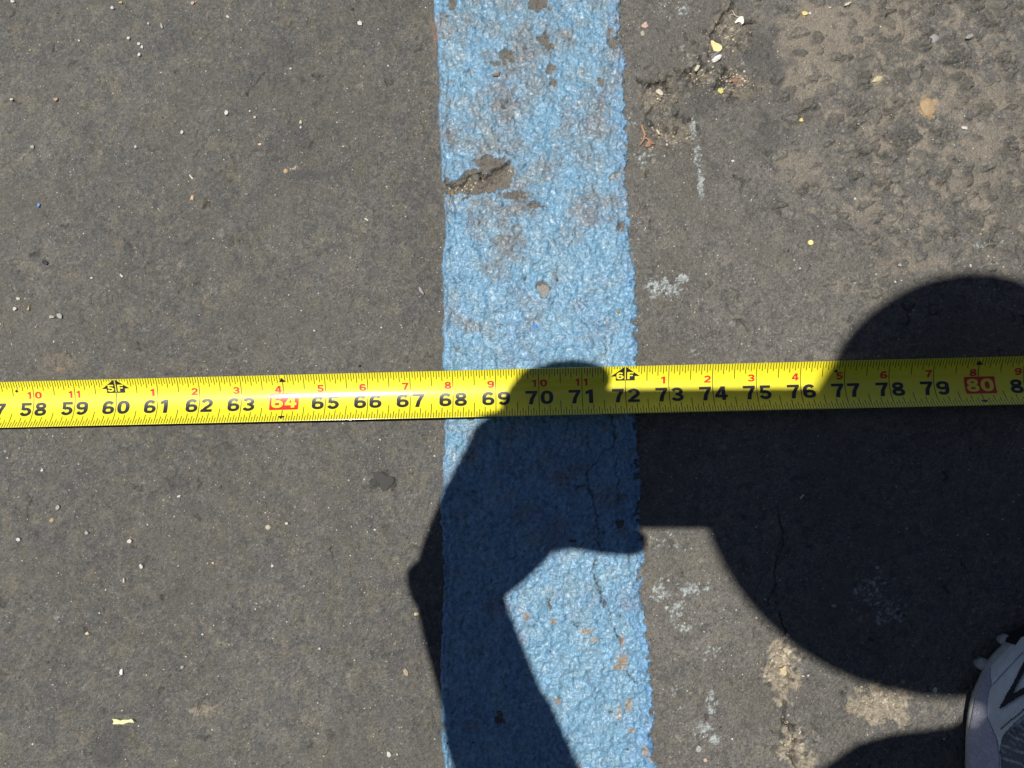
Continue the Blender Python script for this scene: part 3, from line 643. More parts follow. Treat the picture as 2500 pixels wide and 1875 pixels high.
pebble('pebble', 698, 418, 6.5, 6, (.46, .33, .20), 'brownish tan pebble left of the yellow crumbs', 'pebble', .7, 32, 0, GPB)
pebble('pebble', 656, 1287, 7.5, 7, (.46, .42, .33), 'heart-shaped tan pebble in the lower left asphalt', 'pebble', .7, 33, 0, GPB)
pebble('pebble', 128, 1270, 6, 6, (.40, .31, .19), 'tan pebble in a small pit at the lower left', 'pebble', .6, 34, 0, GPB)
pebble('pebble', 331, 358, 4, 4.5, (.45, .45, .45), 'pale grey pebble left above the middle of the left asphalt', 'pebble', .7, 35, 0, GPB)
pebble('pebble', 603, 475, 4.5, 3, (.24, .24, .25), 'blue-grey pebble right of the orange-tan one', 'pebble', .7, 36, 0, GPB)
pebble('pebble', 860, 23, 5, 4, (.03, .028, .026), 'black pebble near the top, left of the bright white chip', 'pebble', .7, 37, 0, GPB)
pebble('pebble', 878, 893, 3.5, 3.5, (.012, .012, .012), 'small black pebble just above the tape', 'pebble', .7, 38, 0, GPB)
# yellow husk
flake('seed_husk', 303, 1760, [(-27, -6), (-14, -5), (-6, -3), (4, -5), (14, -5), (22, -7), (29, 1), (20, -1), (10, 2), (0, 6), (-8, 5), (-16, 6), (-25, 6), (-22, 0)], (.72, .70, .36), 'pale yellow curled husk lying near the bottom left', 'husk', .0012)
flake('leaf_fragment', 930, 1172, [(-20, -18), (-8, -20), (6, -16), (16, -8), (22, -10), (33, -2), (30, 8), (22, 14), (16, 24), (6, 27), (0, 20), (-2, 8), (-12, 0)], (.022, .021, .019), 'dark ragged leaf scrap flattened on the asphalt left of the line', 'leaf', .0004, (0, 0))

def tube(name, pts, rad, m, parent=None, seg=8, close=True):
    bm = bmesh.new(); rings = []
    n = len(pts)
    for i, p in enumerate(pts):
        p = Vector(p); d = (Vector(pts[min(i + 1, n - 1)]) - Vector(pts[max(i - 1, 0)])).normalized()
        a = d.cross(Vector((0, 0, 1)));  a = a.normalized() if a.length > 1e-5 else Vector((1, 0, 0)); b = d.cross(a)
        r = rad[i] if hasattr(rad, '__len__') else rad
        rings.append([bm.verts.new(p + (a * math.cos(t * 6.2832 / seg) + b * math.sin(t * 6.2832 / seg)) * r) for t in range(seg)])
    for i in range(n - 1):
        for t in range(seg): bm.faces.new((rings[i][t], rings[i][(t + 1) % seg], rings[i + 1][(t + 1) % seg], rings[i + 1][t]))
    if close: bm.faces.new(rings[0]); bm.faces.new(rings[-1][::-1])
    bmesh.ops.recalc_face_normals(bm, faces=bm.faces)
    return from_bm(name, bm, m, parent)
def wire(pts, h):
    o = []
    for i in range(len(pts) - 1):
        for t in (0, .5):
            o.append((pts[i][0] * (1 - t) + pts[i + 1][0] * t, pts[i][1] * (1 - t) + pts[i + 1][1] * t))
    o.append(pts[-1]); r = []
    for (a, b) in o:
        c = gp(a, b); r.append((c.x, c.y, surf(c.x, c.y) + h))
    return r
tag(tube('twig', wire([(1566, 306), (1569, 318), (1574, 330), (1571, 343), (1561, 356)], .0009), [.0009, .0008, .0008, .0008, .0008, .0007, .0007, .0006, .0005], dmat((.34, .21, .12))), 'thin bent brown twig right of the blue line', 'twig')
tag(tube('twig', wire([(1574, 338), (1584, 343), (1597, 354)], .0011), .0005, dmat((.42, .22, .13))), 'short reddish twig lying across the dry leaf fragment', 'twig')
st = bpy.data.objects['petal']
s1 = tube('stalk', wire([(1786, 20), (1790, 34), (1801, 46)], .0014), .00022, dmat((.55, .47, .36))); s1.parent = st; s1.matrix_parent_inverse = Matrix.Translation(-st.location)
s2 = tube('stalk', wire([(1784, 36), (1793, 38), (1803, 44)], .0012), .0002, dmat((.5, .42, .32))); s2.parent = st; s2.matrix_parent_inverse = Matrix.Translation(-st.location)
tag(tube('hair', wire([(1815, 52), (1828, 55), (1845, 55)], .0012), .00035, dmat((.03, .025, .02))), 'dark stiff bristle right of the white petal', 'bristle')

# ------------------------------------------------------------------ tape measure
HW = 0.01362                                            # half width of the blade
INCH = 0.0254
def tz(k):                                              # height of the blade's middle above the ground along its length
    return 0.0064 + 0.00020 * (k - 69)
def ymid(px): return 989.5 - 59.5 * px / 2500
A58 = gp(82.7, ymid(82.7), tz(58)); A80 = gp(2389, ymid(2389), tz(80))
TD = (A80 - A58); TL = TD.length; TD = TD / TL
PITCHK = TL / 22.0
print('INCH check', PITCHK / INCH)
TN = Vector((-TD.y, TD.x, 0)).normalized()              # across, towards the upper edge
def sag(k): return 0.0046 + 0.00006 * (k - 58)
def blade(k, v, off=0.0):
    """k inches along, v 0 (upper edge) .. 1 (lower edge)"""
    c = 1 - 2 * v
    q = abs(c - .10) / 1.02
    z = sag(k) * (q ** 2.1)
    base = A58 + TD * (PITCHK * (k - 58))
    base.z = tz(k)
    sl_ = sag(k) * 2.1 * q ** 1.1 / HW / 1.02 * (1 if c > .10 else -1)
    n = (Vector((0, 0, 1)) - TN * sl_).normalized()
    return base + TN * (c * HW) + Vector((0, 0, z)) + n * off
M['tape'] = mat('tape_yellow', (.83, .75, .024), .50, .4, noise=[(300, .97, 1.03), (40, .97, 1.03)], bump=[(90, .00006)], coat=.9, coat_rough=.12)
M['ink'] = mat('tape_ink', (.018, .019, .022), .38, .45, noise=[(600, .9, 1.1)], coat=.45, coat_rough=.15)
M['tick'] = mat('tick_ink', (.016, .014, .004), .38, .45, noise=[(600, .9, 1.1)], coat=.9, coat_rough=.18)
M['red'] = mat('tape_red', (.62, .022, .018), .45, .4, noise=[(600, .93, 1.07)], coat=.45, coat_rough=.18)
K0, K1 = 48, 92
ks = np.linspace(K0, K1, 353); vs = np.linspace(0, 1, 41)
top = np.array([[tuple(blade(k, v)) for v in vs] for k in ks])
bot = np.array([[tuple(blade(k, v, -.00022)) for v in vs] for k in ks])
tm = empty('tape_measure', blade(69, .5))
tag(tm, 'yellow steel tape measure blade with black inch numbers stretched across the blue line', 'tape measure')
def par(o):
    o.parent = tm; o.matrix_parent_inverse = Matrix.Translation(-tm.location); return o
ring = np.concatenate([top, bot[:, ::-1]], 1); ring = np.concatenate([ring, ring[:, :1]], 1)
par(link('blade', grid_mesh('blade', ring[:, ::-1]), M['tape']))
def strip(bm, k_at, v0, v1, w, off=.00005, n=None, slant=0):
    n = n or max(2, int(abs(v1 - v0) * 24) + 1)
    prev = None
    for i in range(n + 1):
        v = v0 + (v1 - v0) * i / n
        a = bm.verts.new(blade(k_at - w / 2 / INCH, v, off)); b = bm.verts.new(blade(k_at + w / 2 / INCH, v, off))
        if prev: bm.faces.new((prev[0], a, b, prev[1]))
        prev = (a, b)
def poly(bm, pts, off=.00006, cuts=8):
    """flat outline (k, v) laid on the blade"""
    vsx = [bm.verts.new((p[0], p[1], 0)) for p in pts]
    bm.faces.new(vsx)
def lay(bm, off):
    """bm in (k, v) coordinates -> cut across and wrapped on the blade"""
    bmesh.ops.triangulate(bm, faces=bm.faces)
    vv = [v.co.y for v in bm.verts]
    for c in np.arange(math.floor(min(vv) * 25) / 25, max(vv), .04):
        bmesh.ops.bisect_plane(bm, geom=list(bm.verts) + list(bm.edges) + list(bm.faces), plane_co=(0, c, 0), plane_no=(0, 1, 0), dist=1e-6)
    for v in bm.verts: v.co = blade(v.co.x, v.co.y, off)
    bmesh.ops.recalc_face_normals(bm, faces=bm.faces)
    if sum(f.normal.z for f in bm.faces) < 0: bmesh.ops.reverse_faces(bm, faces=bm.faces)
tb = bmesh.new(); hb = bmesh.new()
for k in range(55, 84):
    for s in range(16):
        kk = k + s / 16
        if s == 0:
            if k in (64, 80): strip(tb, kk, .07, .385, .00045); strip(tb, kk, .76, .93, .00045)
            elif k in (60, 72): strip(tb, kk, .27, 1, .00040)
            else: strip(tb, kk, 0, 1, .00040)
            continue
        near_arrow = (k in (60, 72) and s <= 4) or (k in (59, 71) and s >= 12)
        lt = .31 if s == 8 else .205 if s % 4 == 0 else .165 if s % 2 == 0 else .125
        if k in (63, 79) and s == 15: lt = .10
        if not near_arrow: strip(tb, kk, 0, lt, .00040)
        else: strip(tb, kk, 0, .05 + .012 * (4 - min(s, 16 - s)) * 0, .00040)
        lb = .31 if s == 8 else .215 if s % 4 == 0 else .165 if s % 2 == 0 else .115
        strip(tb, kk, 1, 1 - lb, .00040)
par(from_bm('tick_marks', tb, M['tick'], None, False)); hb.free()

# numerals drawn as strokes
def arc(cx, cy, rx, ry, a0, a1, n=14):
    return [(cx + rx * math.cos(R(a0 + (a1 - a0) * i / n)), cy + ry * math.sin(R(a0 + (a1 - a0) * i / n))) for i in range(n + 1)]
def stroke(bm, pts, w, wy=None, close=False):
    """thick polyline as quads; w half width"""
    wy = wy or w; n = len(pts); L_, R_ = [], []
    for i in range(n):
        if close: a, b = pts[i - 1], pts[(i + 1) % n]
        else: a, b = pts[max(i - 1, 0)], pts[min(i + 1, n - 1)]
        dx, dy = b[0] - a[0], b[1] - a[1]; l = math.hypot(dx, dy) or 1
        nx, ny = -dy / l, dx / l
        L_.append(bm.verts.new((pts[i][0] + nx * w, pts[i][1] + ny * wy, 0))); R_.append(bm.verts.new((pts[i][0] - nx * w, pts[i][1] - ny * wy, 0)))
    for i in range(n if close else n - 1):
        j = (i + 1) % n
        try: bm.faces.new((L_[i], L_[j], R_[j], R_[i]))
        except ValueError: pass
def glyph(bm, ch):
    """bold numeral in a box 0..1 wide, 0..1 high; heavy uprights, thinner bars"""
    W, T_ = .155, .105                     # half stroke across, half stroke of bars
    if ch == '0': stroke(bm, sup(.5, .5, .345, .395), W, T_, True)
    elif ch == '1':
        poly(bm, [(.40, 0), (.72, 0), (.72, 1), (.48, 1), (.14, .86), (.14, .66), (.40, .72)])
    elif ch == '2':
        p = arc(.5, .665, .335, .23, 165, -20, 14) + [(.72, .48), (.42, .30), (.24, .13)]
        stroke(bm, p, W * .92, T_); poly(bm, [(.04, 0), (.95, 0), (.95, .20), (.04, .20)]); poly(bm, [(.04, .10), (.40, .10), (.52, .30), (.20, .26)])
    elif ch == '3':
        stroke(bm, arc(.48, .71, .33, .19, 165, -80, 14), W * .88, T_ * .95); stroke(bm, arc(.48, .29, .35, .19, 80, -165, 16), W * .92, T_ * .95)
        poly(bm, [(.36, .42), (.56, .42), (.56, .60), (.36, .60)])
    elif ch == '4':
        poly(bm, [(.54, 0), (.83, 0), (.83, 1), (.54, 1)]); poly(bm, [(.02, .20), (.98, .20), (.98, .40), (.02, .40)])
        poly(bm, [(.02, .36), (.30, .36), (.60, .76), (.60, 1), (.50, 1)])
    elif ch == '5':
        poly(bm, [(.12, .80), (.92, .80), (.92, 1), (.12, 1)]); poly(bm, [(.12, .46), (.36, .46), (.40, 1), (.14, 1)])
        stroke(bm, arc(.49, .32, .34, .225, 128, -165, 18), W * .92, T_)
    elif ch in '69':
        q = bmesh.new()
        stroke(q, sup(.5, .31, .335, .205), W * .95, T_ * .95, True)
        stroke(q, [(.175, .36)] + arc(.52, .60, .35, .30, 185, 35, 14), W * .95, T_)
        if ch == '9':
            for v in q.verts: v.co = (1 - v.co.x, 1 - v.co.y, 0)
        m_ = bpy.data.meshes.new('q'); q.to_mesh(m_); bm.from_mesh(m_); bpy.data.meshes.remove(m_); q.free()
    elif ch == '7':
        poly(bm, [(.04, .80), (.97, .80), (.97, 1), (.04, 1)]); poly(bm, [(.28, 0), (.60, 0), (.70, .42), (.97, .84), (.66, .84), (.40, .44)])
    elif ch == '8':
        stroke(bm, sup(.5, .735, .29, .165), W * .88, T_ * .95, True); stroke(bm, sup(.5, .275, .335, .18), W * .95, T_ * .95, True)
    elif ch == 'F':
        poly(bm, [(.10, 0), (.42, 0), (.42, 1), (.10, 1)]); poly(bm, [(.30, .80), (.95, .80), (.95, 1), (.30, 1)]); poly(bm, [(.30, .42), (.85, .42), (.85, .61), (.30, .61)])
def sup(cx, cy, rx, ry, n=24, e=.82):
    o = []
    for i in range(n):
        t = i * 6.28318 / n; c, s = math.cos(t), math.sin(t)
        o.append((cx + rx * math.copysign(abs(c) ** e, c), cy + ry * math.copysign(abs(s) ** e, s)))
    return o
def digits(name, items, m, off=.00009, parent=None):
    """items: (char, k_left, k_width, v_top, v_height)"""
    bm = bmesh.new()
    for (ch, kl, kw, vt, vh) in items:
        g = bmesh.new(); glyph(g, ch)
        for v in g.verts: v.co = (kl + v.co.x * kw, vt + (1 - v.co.y) * vh, 0)
        m_ = bpy.data.meshes.new('q'); g.to_mesh(m_); bm.from_mesh(m_); bpy.data.meshes.remove(m_); g.free()
    lay(bm, off)
    # overlapping strokes: give each numeral's pieces a hair of separate height so none share a plane
    o = from_bm(name, bm, m, None, False)
    # islands
    me = o.data; n = len(me.vertices); lab = list(range(n))
    def find(a):
        while lab[a] != a: lab[a] = lab[lab[a]]; a = lab[a]
        return a
    for e in me.edges:
        a, b = find(e.vertices[0]), find(e.vertices[1])
        if a != b: lab[a] = b
    roots = {}
    for i in range(n):
        r = roots.setdefault(find(i), len(roots)); me.vertices[i].co.z += r * .000004
    if parent is not None: o.parent = parent
    return par(o)
VT, VH = .462, .295
small = {58: '10', 59: '11', 61: '1', 62: '2', 63: '3', 64: '4', 65: '5', 66: '6', 67: '7', 68: '8', 69: '9', 70: '10', 71: '11', 73: '1', 74: '2', 75: '3', 76: '4', 77: '5', 78: '6', 79: '7', 80: '8', 81: '9', 57: '9'}
def red_box(k):
    bm = bmesh.new(); r = .03
    poly(bm, [(k - .325, .40), (k - .30, .385), (k + .34, .385), (k + .365, .40), (k + .365, .735), (k + .34, .75), (k - .30, .75), (k - .325, .735)])
    lay(bm, .00006); par(from_bm('stud_box', bm, M['red'], None, False))
for k in range(57, 83):
    t = str(k)
    if k in (64, 80):
        red_box(k)
        digits('inch_number', [(t[0], k - .285, .285, .43, .275), (t[1], k + .035, .285, .43, .275)], M['tape'], .00014)
        bm = bmesh.new(); poly(bm, [(k - .085, .145), (k - .02, .055), (k + .085, .145)]); lay(bm, .00011); par(from_bm('stud_arrow', bm, M['ink'], None, False))
        bm = bmesh.new(); poly(bm, [(k - .085, .885), (k + .085, .885), (k, .955)]); lay(bm, .00011); par(from_bm('stud_arrow', bm, M['ink'], None, False))
    else:
        digits('inch_number', [(t[0], k - .325, .295, VT, VH), (t[1], k + .035, .295, VT, VH)], M['ink'])
    if k in (60, 72):
        bm = bmesh.new()
        poly(bm, [(k - .012, .005), (k - .335, .20), (k - .22, .20), (k - .22, .29), (k - .012, .29)])
        poly(bm, [(k + .012, .005), (k + .335, .20), (k + .22, .20), (k + .22, .29), (k + .012, .29)])
        lay(bm, .00008); par(from_bm('foot_arrow', bm, M['ink'], None, False))
        digits('foot_number', [(str(k // 12), k - .205, .17, .115, .145), ('F', k + .03, .17, .115, .145)], M['tape'], .00013)
    elif k in small:
        s = small[k]
        if len(s) == 2: it = [(s[0], k - .165, .14, .225, .15), (s[1], k + .03, .165 if s[1] == '0' else .13, .225, .15)]
        else: it = [(s, k - .20, .165, .225, .15)]
        digits('foot_inch_number', it, M['red'])
for k in (57.6, 76.8):
    bm = bmesh.new(); poly(bm, [(k, .165), (k + .045, .20), (k, .235), (k - .045, .20)]); lay(bm, .00012); par(from_bm('diamond_mark', bm, M['ink'], None, False))

# ------------------------------------------------------------------ phone held over the ground (throws the straight-edged shadow)
def boxm(name, a, b, m, parent, bev=.002, mx=None):
    bm = bmesh.new(); bmesh.ops.create_cube(bm, size=1)
    for v in bm.verts: v.co = Vector([(a[i] + b[i]) / 2 + v.co[i] * (b[i] - a[i]) for i in range(3)])
    bmesh.ops.bevel(bm, geom=list(bm.edges), offset=bev, segments=3, affect='EDGES', profile=.6)
    return from_bm(name, bm, m, parent)
M['case'] = mat('phone_case', (.012, .013, .016), .45, .4)
M['glass'] = mat('dark_glass', (.01, .01, .012), .08, .5)
M['metal'] = mat('lens_ring', (.25, .25, .27), .25, .5, metal=1)
ph = empty('phone', CAM); ph.rotation_mode = 'QUATERNION'
ph.matrix_world = Matrix.Translation(CAM) @ ROT.to_4x4()
tag(ph, 'dark phone in a black case held flat above the tape', 'phone')
boxm('case', (-.1160, -.0160, .0075), (.0370, .0650, .0175), M['case'], ph, .0032)
boxm('screen', (-.1125, -.0125, .0176), (.0335, .0615, .0182), M['glass'], ph, .0002)
boxm('camera_bump', (-.030, -.0135, .0048), (.0125, .029, .0074), M['glass'], ph, .0011)
for (a, b) in ((0, 0), (-.019, .0005), (-.0095, .0165)):
    bm = bmesh.new(); r = .0068
    prof = [(r, .0047), (r, .0022), (r - .0008, .0019), (r - .0016, .0022), (r - .0018, .0040)]
    rings = [[bm.verts.new((a + q * math.cos(t * 6.2832 / 28), b + q * math.sin(t * 6.2832 / 28), z)) for t in range(28)] for q, z in prof]
    for i in range(len(rings) - 1):
        for t in range(28): bm.faces.new((rings[i][t], rings[i][(t + 1) % 28], rings[i + 1][(t + 1) % 28], rings[i + 1][t]))
    bm.faces.new(rings[-1]); bmesh.ops.recalc_face_normals(bm, faces=bm.faces)
    from_bm('lens', bm, M['metal'], ph)

# ------------------------------------------------------------------ the photographer, crouching at the lower right
def skin(nodes, edges, sub=2, root=0):
    """nodes: (Vector, radius) ; returns a smooth tapered mesh"""
    me = bpy.data.meshes.new('s'); me.from_pydata([tuple(n[0]) for n in nodes], edges, [])
    o = bpy.data.objects.new('s', me); COL.objects.link(o)
    md = o.modifiers.new('k', 'SKIN'); md.use_smooth_shade = True; md.branch_smoothing = .6
    for i, n in enumerate(nodes):
        r = n[1]; r = r if hasattr(r, '__len__') else (r, r)
        me.skin_vertices[0].data[i].radius = r
        me.skin_vertices[0].data[i].use_root = (i == root)
    s = o.modifiers.new('u', 'SUBSURF'); s.levels = sub; s.render_levels = sub
    dg = bpy.context.evaluated_depsgraph_get(); dg.update()
    out = bpy.data.meshes.new_from_object(o.evaluated_get(dg)); bpy.data.objects.remove(o)
    return out
def join(meshes):
    bm = bmesh.new()
    for m in meshes: bm.from_mesh(m); bpy.data.meshes.remove(m)
    return bm
SKINM = mat('skin', (.42, .25, .17), .55, .4, noise=[(60, .93, 1.07)], bump=[(900, .0002)])
CLOTH = mat('shirt_cloth', (.035, .045, .07), .9, .2, noise=[(1200, .8, 1.2)], bump=[(1500, .0004)])
JEAN = mat('trouser_cloth', (.03, .035, .045), .9, .2, noise=[(1200, .8, 1.2)], bump=[(1500, .0004)])
CAPM = mat('cap_cloth', (.03, .03, .035), .85, .2, noise=[(1500, .8, 1.2)])
HAIR = mat('hair', (.03, .02, .014), .6, .4, noise=[(300, .7, 1.3)])
EYEW = mat('eye_white', (.75, .74, .72), .2, .5); IRIS = mat('iris', (.05, .03, .02), .15, .5)
def pl(px, py, h): 
    p = gp(px, py, 0); return Vector((p.x, p.y, h))
pelvis = pl(3150, 2880, .34); chest = shp(2950, 1700, .70); belly = (pelvis + chest) / 2 + Vector((.02, -.03, .03))
HEADC = shp(2335, 1060, .88)
nape = shp(2640, 1360, .79)
shL, shR = shp(2610, 2190, .66), shp(3270, 1330, .70)
elL, wrL = shp(1470, 2500, .56), shp(1122, 1475, .475)
hipL, hipR = pelvis + Vector((-.09, .0, 0)), pelvis + Vector((.09, 0, 0))
ankL, ankR = pl(2640, 2500, .10), pl(3420, 2560, .10)
knL, knR = pl(2640, 1900, .47), pl(3520, 1980, .46)
elR, wrR = pl(3420, 1380, .36), pl(3330, 960, .09)
person = empty('person', (pelvis.x, pelvis.y, 0))
tag(person, 'person in grey trainers, dark clothes and a cap crouching to photograph the tape', 'person')
def ppar(o, p=None):
    p = p or person
    bpy.context.view_layer.update()
    o.parent = p; o.matrix_parent_inverse = p.matrix_world.inverted(); return o
N = []; E = []
def nd(p, r, link_=None):
    N.append((Vector(p), r)); i = len(N) - 1
    if link_ is not None: E.append((link_, i))
    return i
def limb(a, pts):
    for p, r in pts: a = nd(p, r, a)
    return a
ip = nd(pelvis, .125); ib = nd(belly, .12, ip); ic = nd(chest, .135, ib)
iu = nd((chest * .45 + nape * .55), .085, ic); ik = nd(nape, .060, iu); ih = nd((nape * .35 + HEADC * .65), .052, ik)
# left arm, hand
a = limb(ic, [(shL * .92 + chest * .08, .055), (shp(2235, 2135, .63), .050), (shL * .4 + elL * .6, .044), (elL, .040), (elL * .6 + wrL * .4, .038), (elL * .2 + wrL * .8, .029), (wrL, .0275)])
limb(a, [(shp(1122, 1425, .474), .0285), (shp(1160, 1355, .473), .034), (shp(1258, 1220, .470), .041), (shp(1300, 1100, .468), .038), (shp(1310, 1005, .466), .031)])
b = limb(ic, [(shR * .92 + chest * .08, .055), (shR * .5 + elR * .5, .044), (elR, .038), (elR * .5 + wrR * .5, .034), (wrR, .026)])
limb(b, [(wrR + Vector((-.01, .045, -.015)), .034), (wrR + Vector((-.02, .085, -.03)), .026)])
for hip, kn, ank in ((hipL, knL, ankL), (hipR, knR, ankR)):
    limb(ip, [(hip, .092), (hip * .5 + kn * .5, .075), (kn, .057), (kn * .55 + ank * .45, .050), (ank, .036), (ank + Vector((0, .07, -.055)), .033), (ank + Vector((0, .15, -.066)), .030)])
fingers = []
def finger(pts, r0, r1):
    n = len(pts); fingers.append(skin([(p, r0 + (r1 - r0) * i / (n - 1)) for i, p in enumerate(pts)], [(i, i + 1) for i in range(n - 1)], 1))
HZ = .470
finger([shp(1270, 1050, HZ), shp(1290, 970, HZ), shp(1340, 928, HZ), shp(1400, 918, HZ), shp(1455, 926, HZ), shp(1486, 944, HZ - .004)], .0150, .0098)     # index over the upper edge
finger([shp(1200, 1290, HZ + .005), shp(1300, 1308, HZ + .008), shp(1400, 1296, HZ + .006), shp(1490, 1318, HZ + .004), shp(1578, 1324, HZ)], .014, .0086)  # thumb along the lower edge
finger([shp(1290, 1010, HZ - .002), shp(1330, 965, HZ), shp(1384, 950, HZ)], .013, .0100)
for k, (y0_, y1_, ln) in enumerate(((1030, 1010, 250), (1110, 1085, 270), (1190, 1165, 235))):                                                   # middle, ring, little behind the phone
    finger([shp(1215, y0_, HZ - .012), shp(1280, y0_, HZ - .0145), shp(1280 + ln * .35, y1_, HZ - .0155), shp(1280 + ln * .7, y1_, HZ - .0135)], .0095, .0070)
for k in range(4):                                                                                                                                # right hand, closed round the blade
    s0 = wrR + Vector((-.045 + k * .019, .092, -.038))
    finger([s0, s0 + Vector((0, .024, -.004)), s0 + Vector((0, .034, -.022)), s0 + Vector((0, .016, -.030))], .0092, .0072)
finger([wrR + Vector((-.035, .045, -.02)), wrR + Vector((-.052, .065, -.035)), wrR + Vector((-.040, .085, -.05))], .0115, .0085)
# head with a face, in its own frame: y = facing, z = up
def make_head():
    bm = bmesh.new(); bmesh.ops.create_icosphere(bm, subdivisions=5, radius=1)
    for v in bm.verts:
        x, y, z = v.co
        jaw = smooth_s(-.1, -1, z)
        X_, Y_, Z_ = x * .074 * (1 - .32 * jaw), y * .094 * (1 - .10 * jaw) + .008 * jaw, z * .114
        if y > 0:
            nose = math.exp(-(X_ / .010) ** 2) * math.exp(-((Z_ + .018) / .020) ** 2); Y_ += .024 * nose * (1 if Z_ > -.036 else .3)
            for s in (-1, 1): Y_ -= .010 * math.exp(-((X_ - s * .031) / .015) ** 2 - ((Z_ - .004) / .011) ** 2)
            Y_ += .005 * math.exp(-((Z_ - .026) / .010) ** 2) * math.exp(-(X_ / .05) ** 2)
            Y_ += .005 * math.exp(-(X_ / .022) ** 2) * (math.exp(-((Z_ + .055) / .005) ** 2) + math.exp(-((Z_ + .066) / .006) ** 2)) - .003 * math.exp(-(X_ / .02) ** 2 - ((Z_ + .060) / .0022) ** 2)
            Y_ += .008 * math.exp(-(X_ / .02) ** 2 - ((Z_ + .092) / .014) ** 2)
        v.co = (X_, Y_, Z_)
    for s in (-1, 1):
        e = bmesh.ops.create_icosphere(bm, subdivisions=3, radius=1)['verts']
        for v in e:
            x, y, z = v.co; rim = 1 - .5 * math.exp(-((y * y + z * z) / .35))
            v.co = Vector((s * (.064 + .010 * x * rim + .006 * max(0, -y)), -.008 + y * .017, -.006 + z * .031))
    return bm
def smooth_s(a, b, x):
    t = min(1, max(0, (x - a) / (b - a))); return t * t * (3 - 2 * t)
az, dn = R(236), R(20)                                   # facing down and to the lower left, at the phone
fw = Vector((math.cos(az) * math.cos(dn), math.sin(az) * math.cos(dn), -math.sin(dn)))
rt = fw.cross(Vector((0, 0, 1))).normalized(); upv = rt.cross(fw)
HM = Matrix((( rt.x, fw.x, upv.x, HEADC.x), (rt.y, fw.y, upv.y, HEADC.y), (rt.z, fw.z, upv.z, HEADC.z), (0, 0, 0, 1)))
hb_ = make_head(); hb_.transform(HM)
hm_ = bpy.data.meshes.new('h'); hb_.to_mesh(hm_); hb_.free()
body = join([skin(N, E, 2, ip)] + fingers + [hm_])
ppar(from_bm('body', body, SKINM))
def hpart(name, bm, m, parent=None):
    bm.transform(HM); o = from_bm(name, bm, m); return ppar(o, parent)
for s in (-1, 1):
    bm = bmesh.new(); bmesh.ops.create_icosphere(bm, subdivisions=3, radius=.0118, matrix=Matrix.Translation((s * .031, .0735, .004))); e = hpart('eye', bm, EYEW)
    bm = bmesh.new(); bmesh.ops.create_icosphere(bm, subdivisions=3, radius=.0056, matrix=Matrix.Translation((s * .031, .0808, .003))); hpart('iris', bm, IRIS, e)
bm = bmesh.new(); bmesh.ops.create_icosphere(bm, subdivisions=4, radius=1)
for v in list(bm.verts):
    x, y, z = v.co
    if z < -.45 or (y > .35 and z < .5) or (y > .1 and z < .0): bm.verts.remove(v); continue
    v.co = (x * .0785, y * .098 - .001, z * .119)
hpart('hair', bm, HAIR)
# cap: crown and bill
bm = bmesh.new(); bmesh.ops.create_icosphere(bm, subdivisions=4, radius=1)
for v in list(bm.verts):
    x, y, z = v.co
    if z < .12 - .12 * y: bm.verts.remove(v); continue
    v.co = (x * .0865, y * .101, z * .122)
cap = hpart('cap', bm, CAPM)
bm = bmesh.new(); nb = 21; rowsb = []
for i in range(nb):
    t = -1 + 2 * i / (nb - 1); an = t * (.92 if t > 0 else 1.15)
    rr_ = []
    for j in range(7):
        q = j / 6
        ra_ = .086 + .060 * (1 - smooth_s(.70, 1.0, abs(t)) )
        inx, iny = math.sin(an) * .080, math.cos(an) * .096
        ox, oy = math.sin(an) * ra_, math.cos(an) * ra_ * 1.05
        x_, y_ = inx * (1 - q) + ox * q, iny * (1 - q) + oy * q
        rr_.append(bm.verts.new((x_, y_, .018 + .004 - .010 * (abs(t) ** 2) * q + .004 * q)))
    rowsb.append(rr_)
for i in range(nb - 1):
    for j in range(6): bm.faces.new((rowsb[i][j], rowsb[i + 1][j], rowsb[i + 1][j + 1], rowsb[i][j + 1]))
bmesh.ops.solidify(bm, geom=list(bm.faces), thickness=.003)
hpart('bill', bm, CAPM, cap)
# clothes follow the body
def cloth(name, chains, m):
    ms = [skin(c, [(q, q + 1) for q in range(len(c) - 1)], 2, 0) for c in chains]
    ppar(from_bm(name, join(ms), m))
cloth('jacket', [
    [(pelvis + Vector((0, -.01, -.01)), (.160, .135)), (belly, (.150, .125)), (belly * .4 + chest * .6, (.155, .130)), (chest, (.150, .120)), (chest * .45 + nape * .55, (.105, .095)), (nape * .95 + chest * .05, .078)],
    [(chest * .8 + nape * .2, .100), (shp(2780, 1705, .70), .112), (shL, .092), (shp(2200, 2095, .63), .090), (shL * .4 + elL * .6, .064), (elL, .053), (elL * .55 + wrL * .45, .040), (elL * .32 + wrL * .68, .034), (elL * .18 + wrL * .82, .032)],
    [(chest, .100), (shR * .92 + chest * .08, .074), (shR * .5 + elR * .5, .058), (elR, .050), (elR * .5 + wrR * .5, .044), (elR * .15 + wrR * .85, .036)]], CLOTH)
tch = [[(pelvis + Vector((-.10, 0, .0)), .120), (pelvis, .158), (pelvis + Vector((.10, 0, .0)), .130)]]
for hip, kn, ank in ((hipL, knL, ankL), (hipR, knR, ankR)):
    tch.append([(pelvis * .6 + hip * .4, .115), (hip * .85 + kn * .15, .112), (hip * .5 + kn * .5, .092), (kn, .074), (kn * .5 + ank * .5, .064), (ank + Vector((0, 0, .03)), .052)])
cloth('trousers', tch, JEAN)
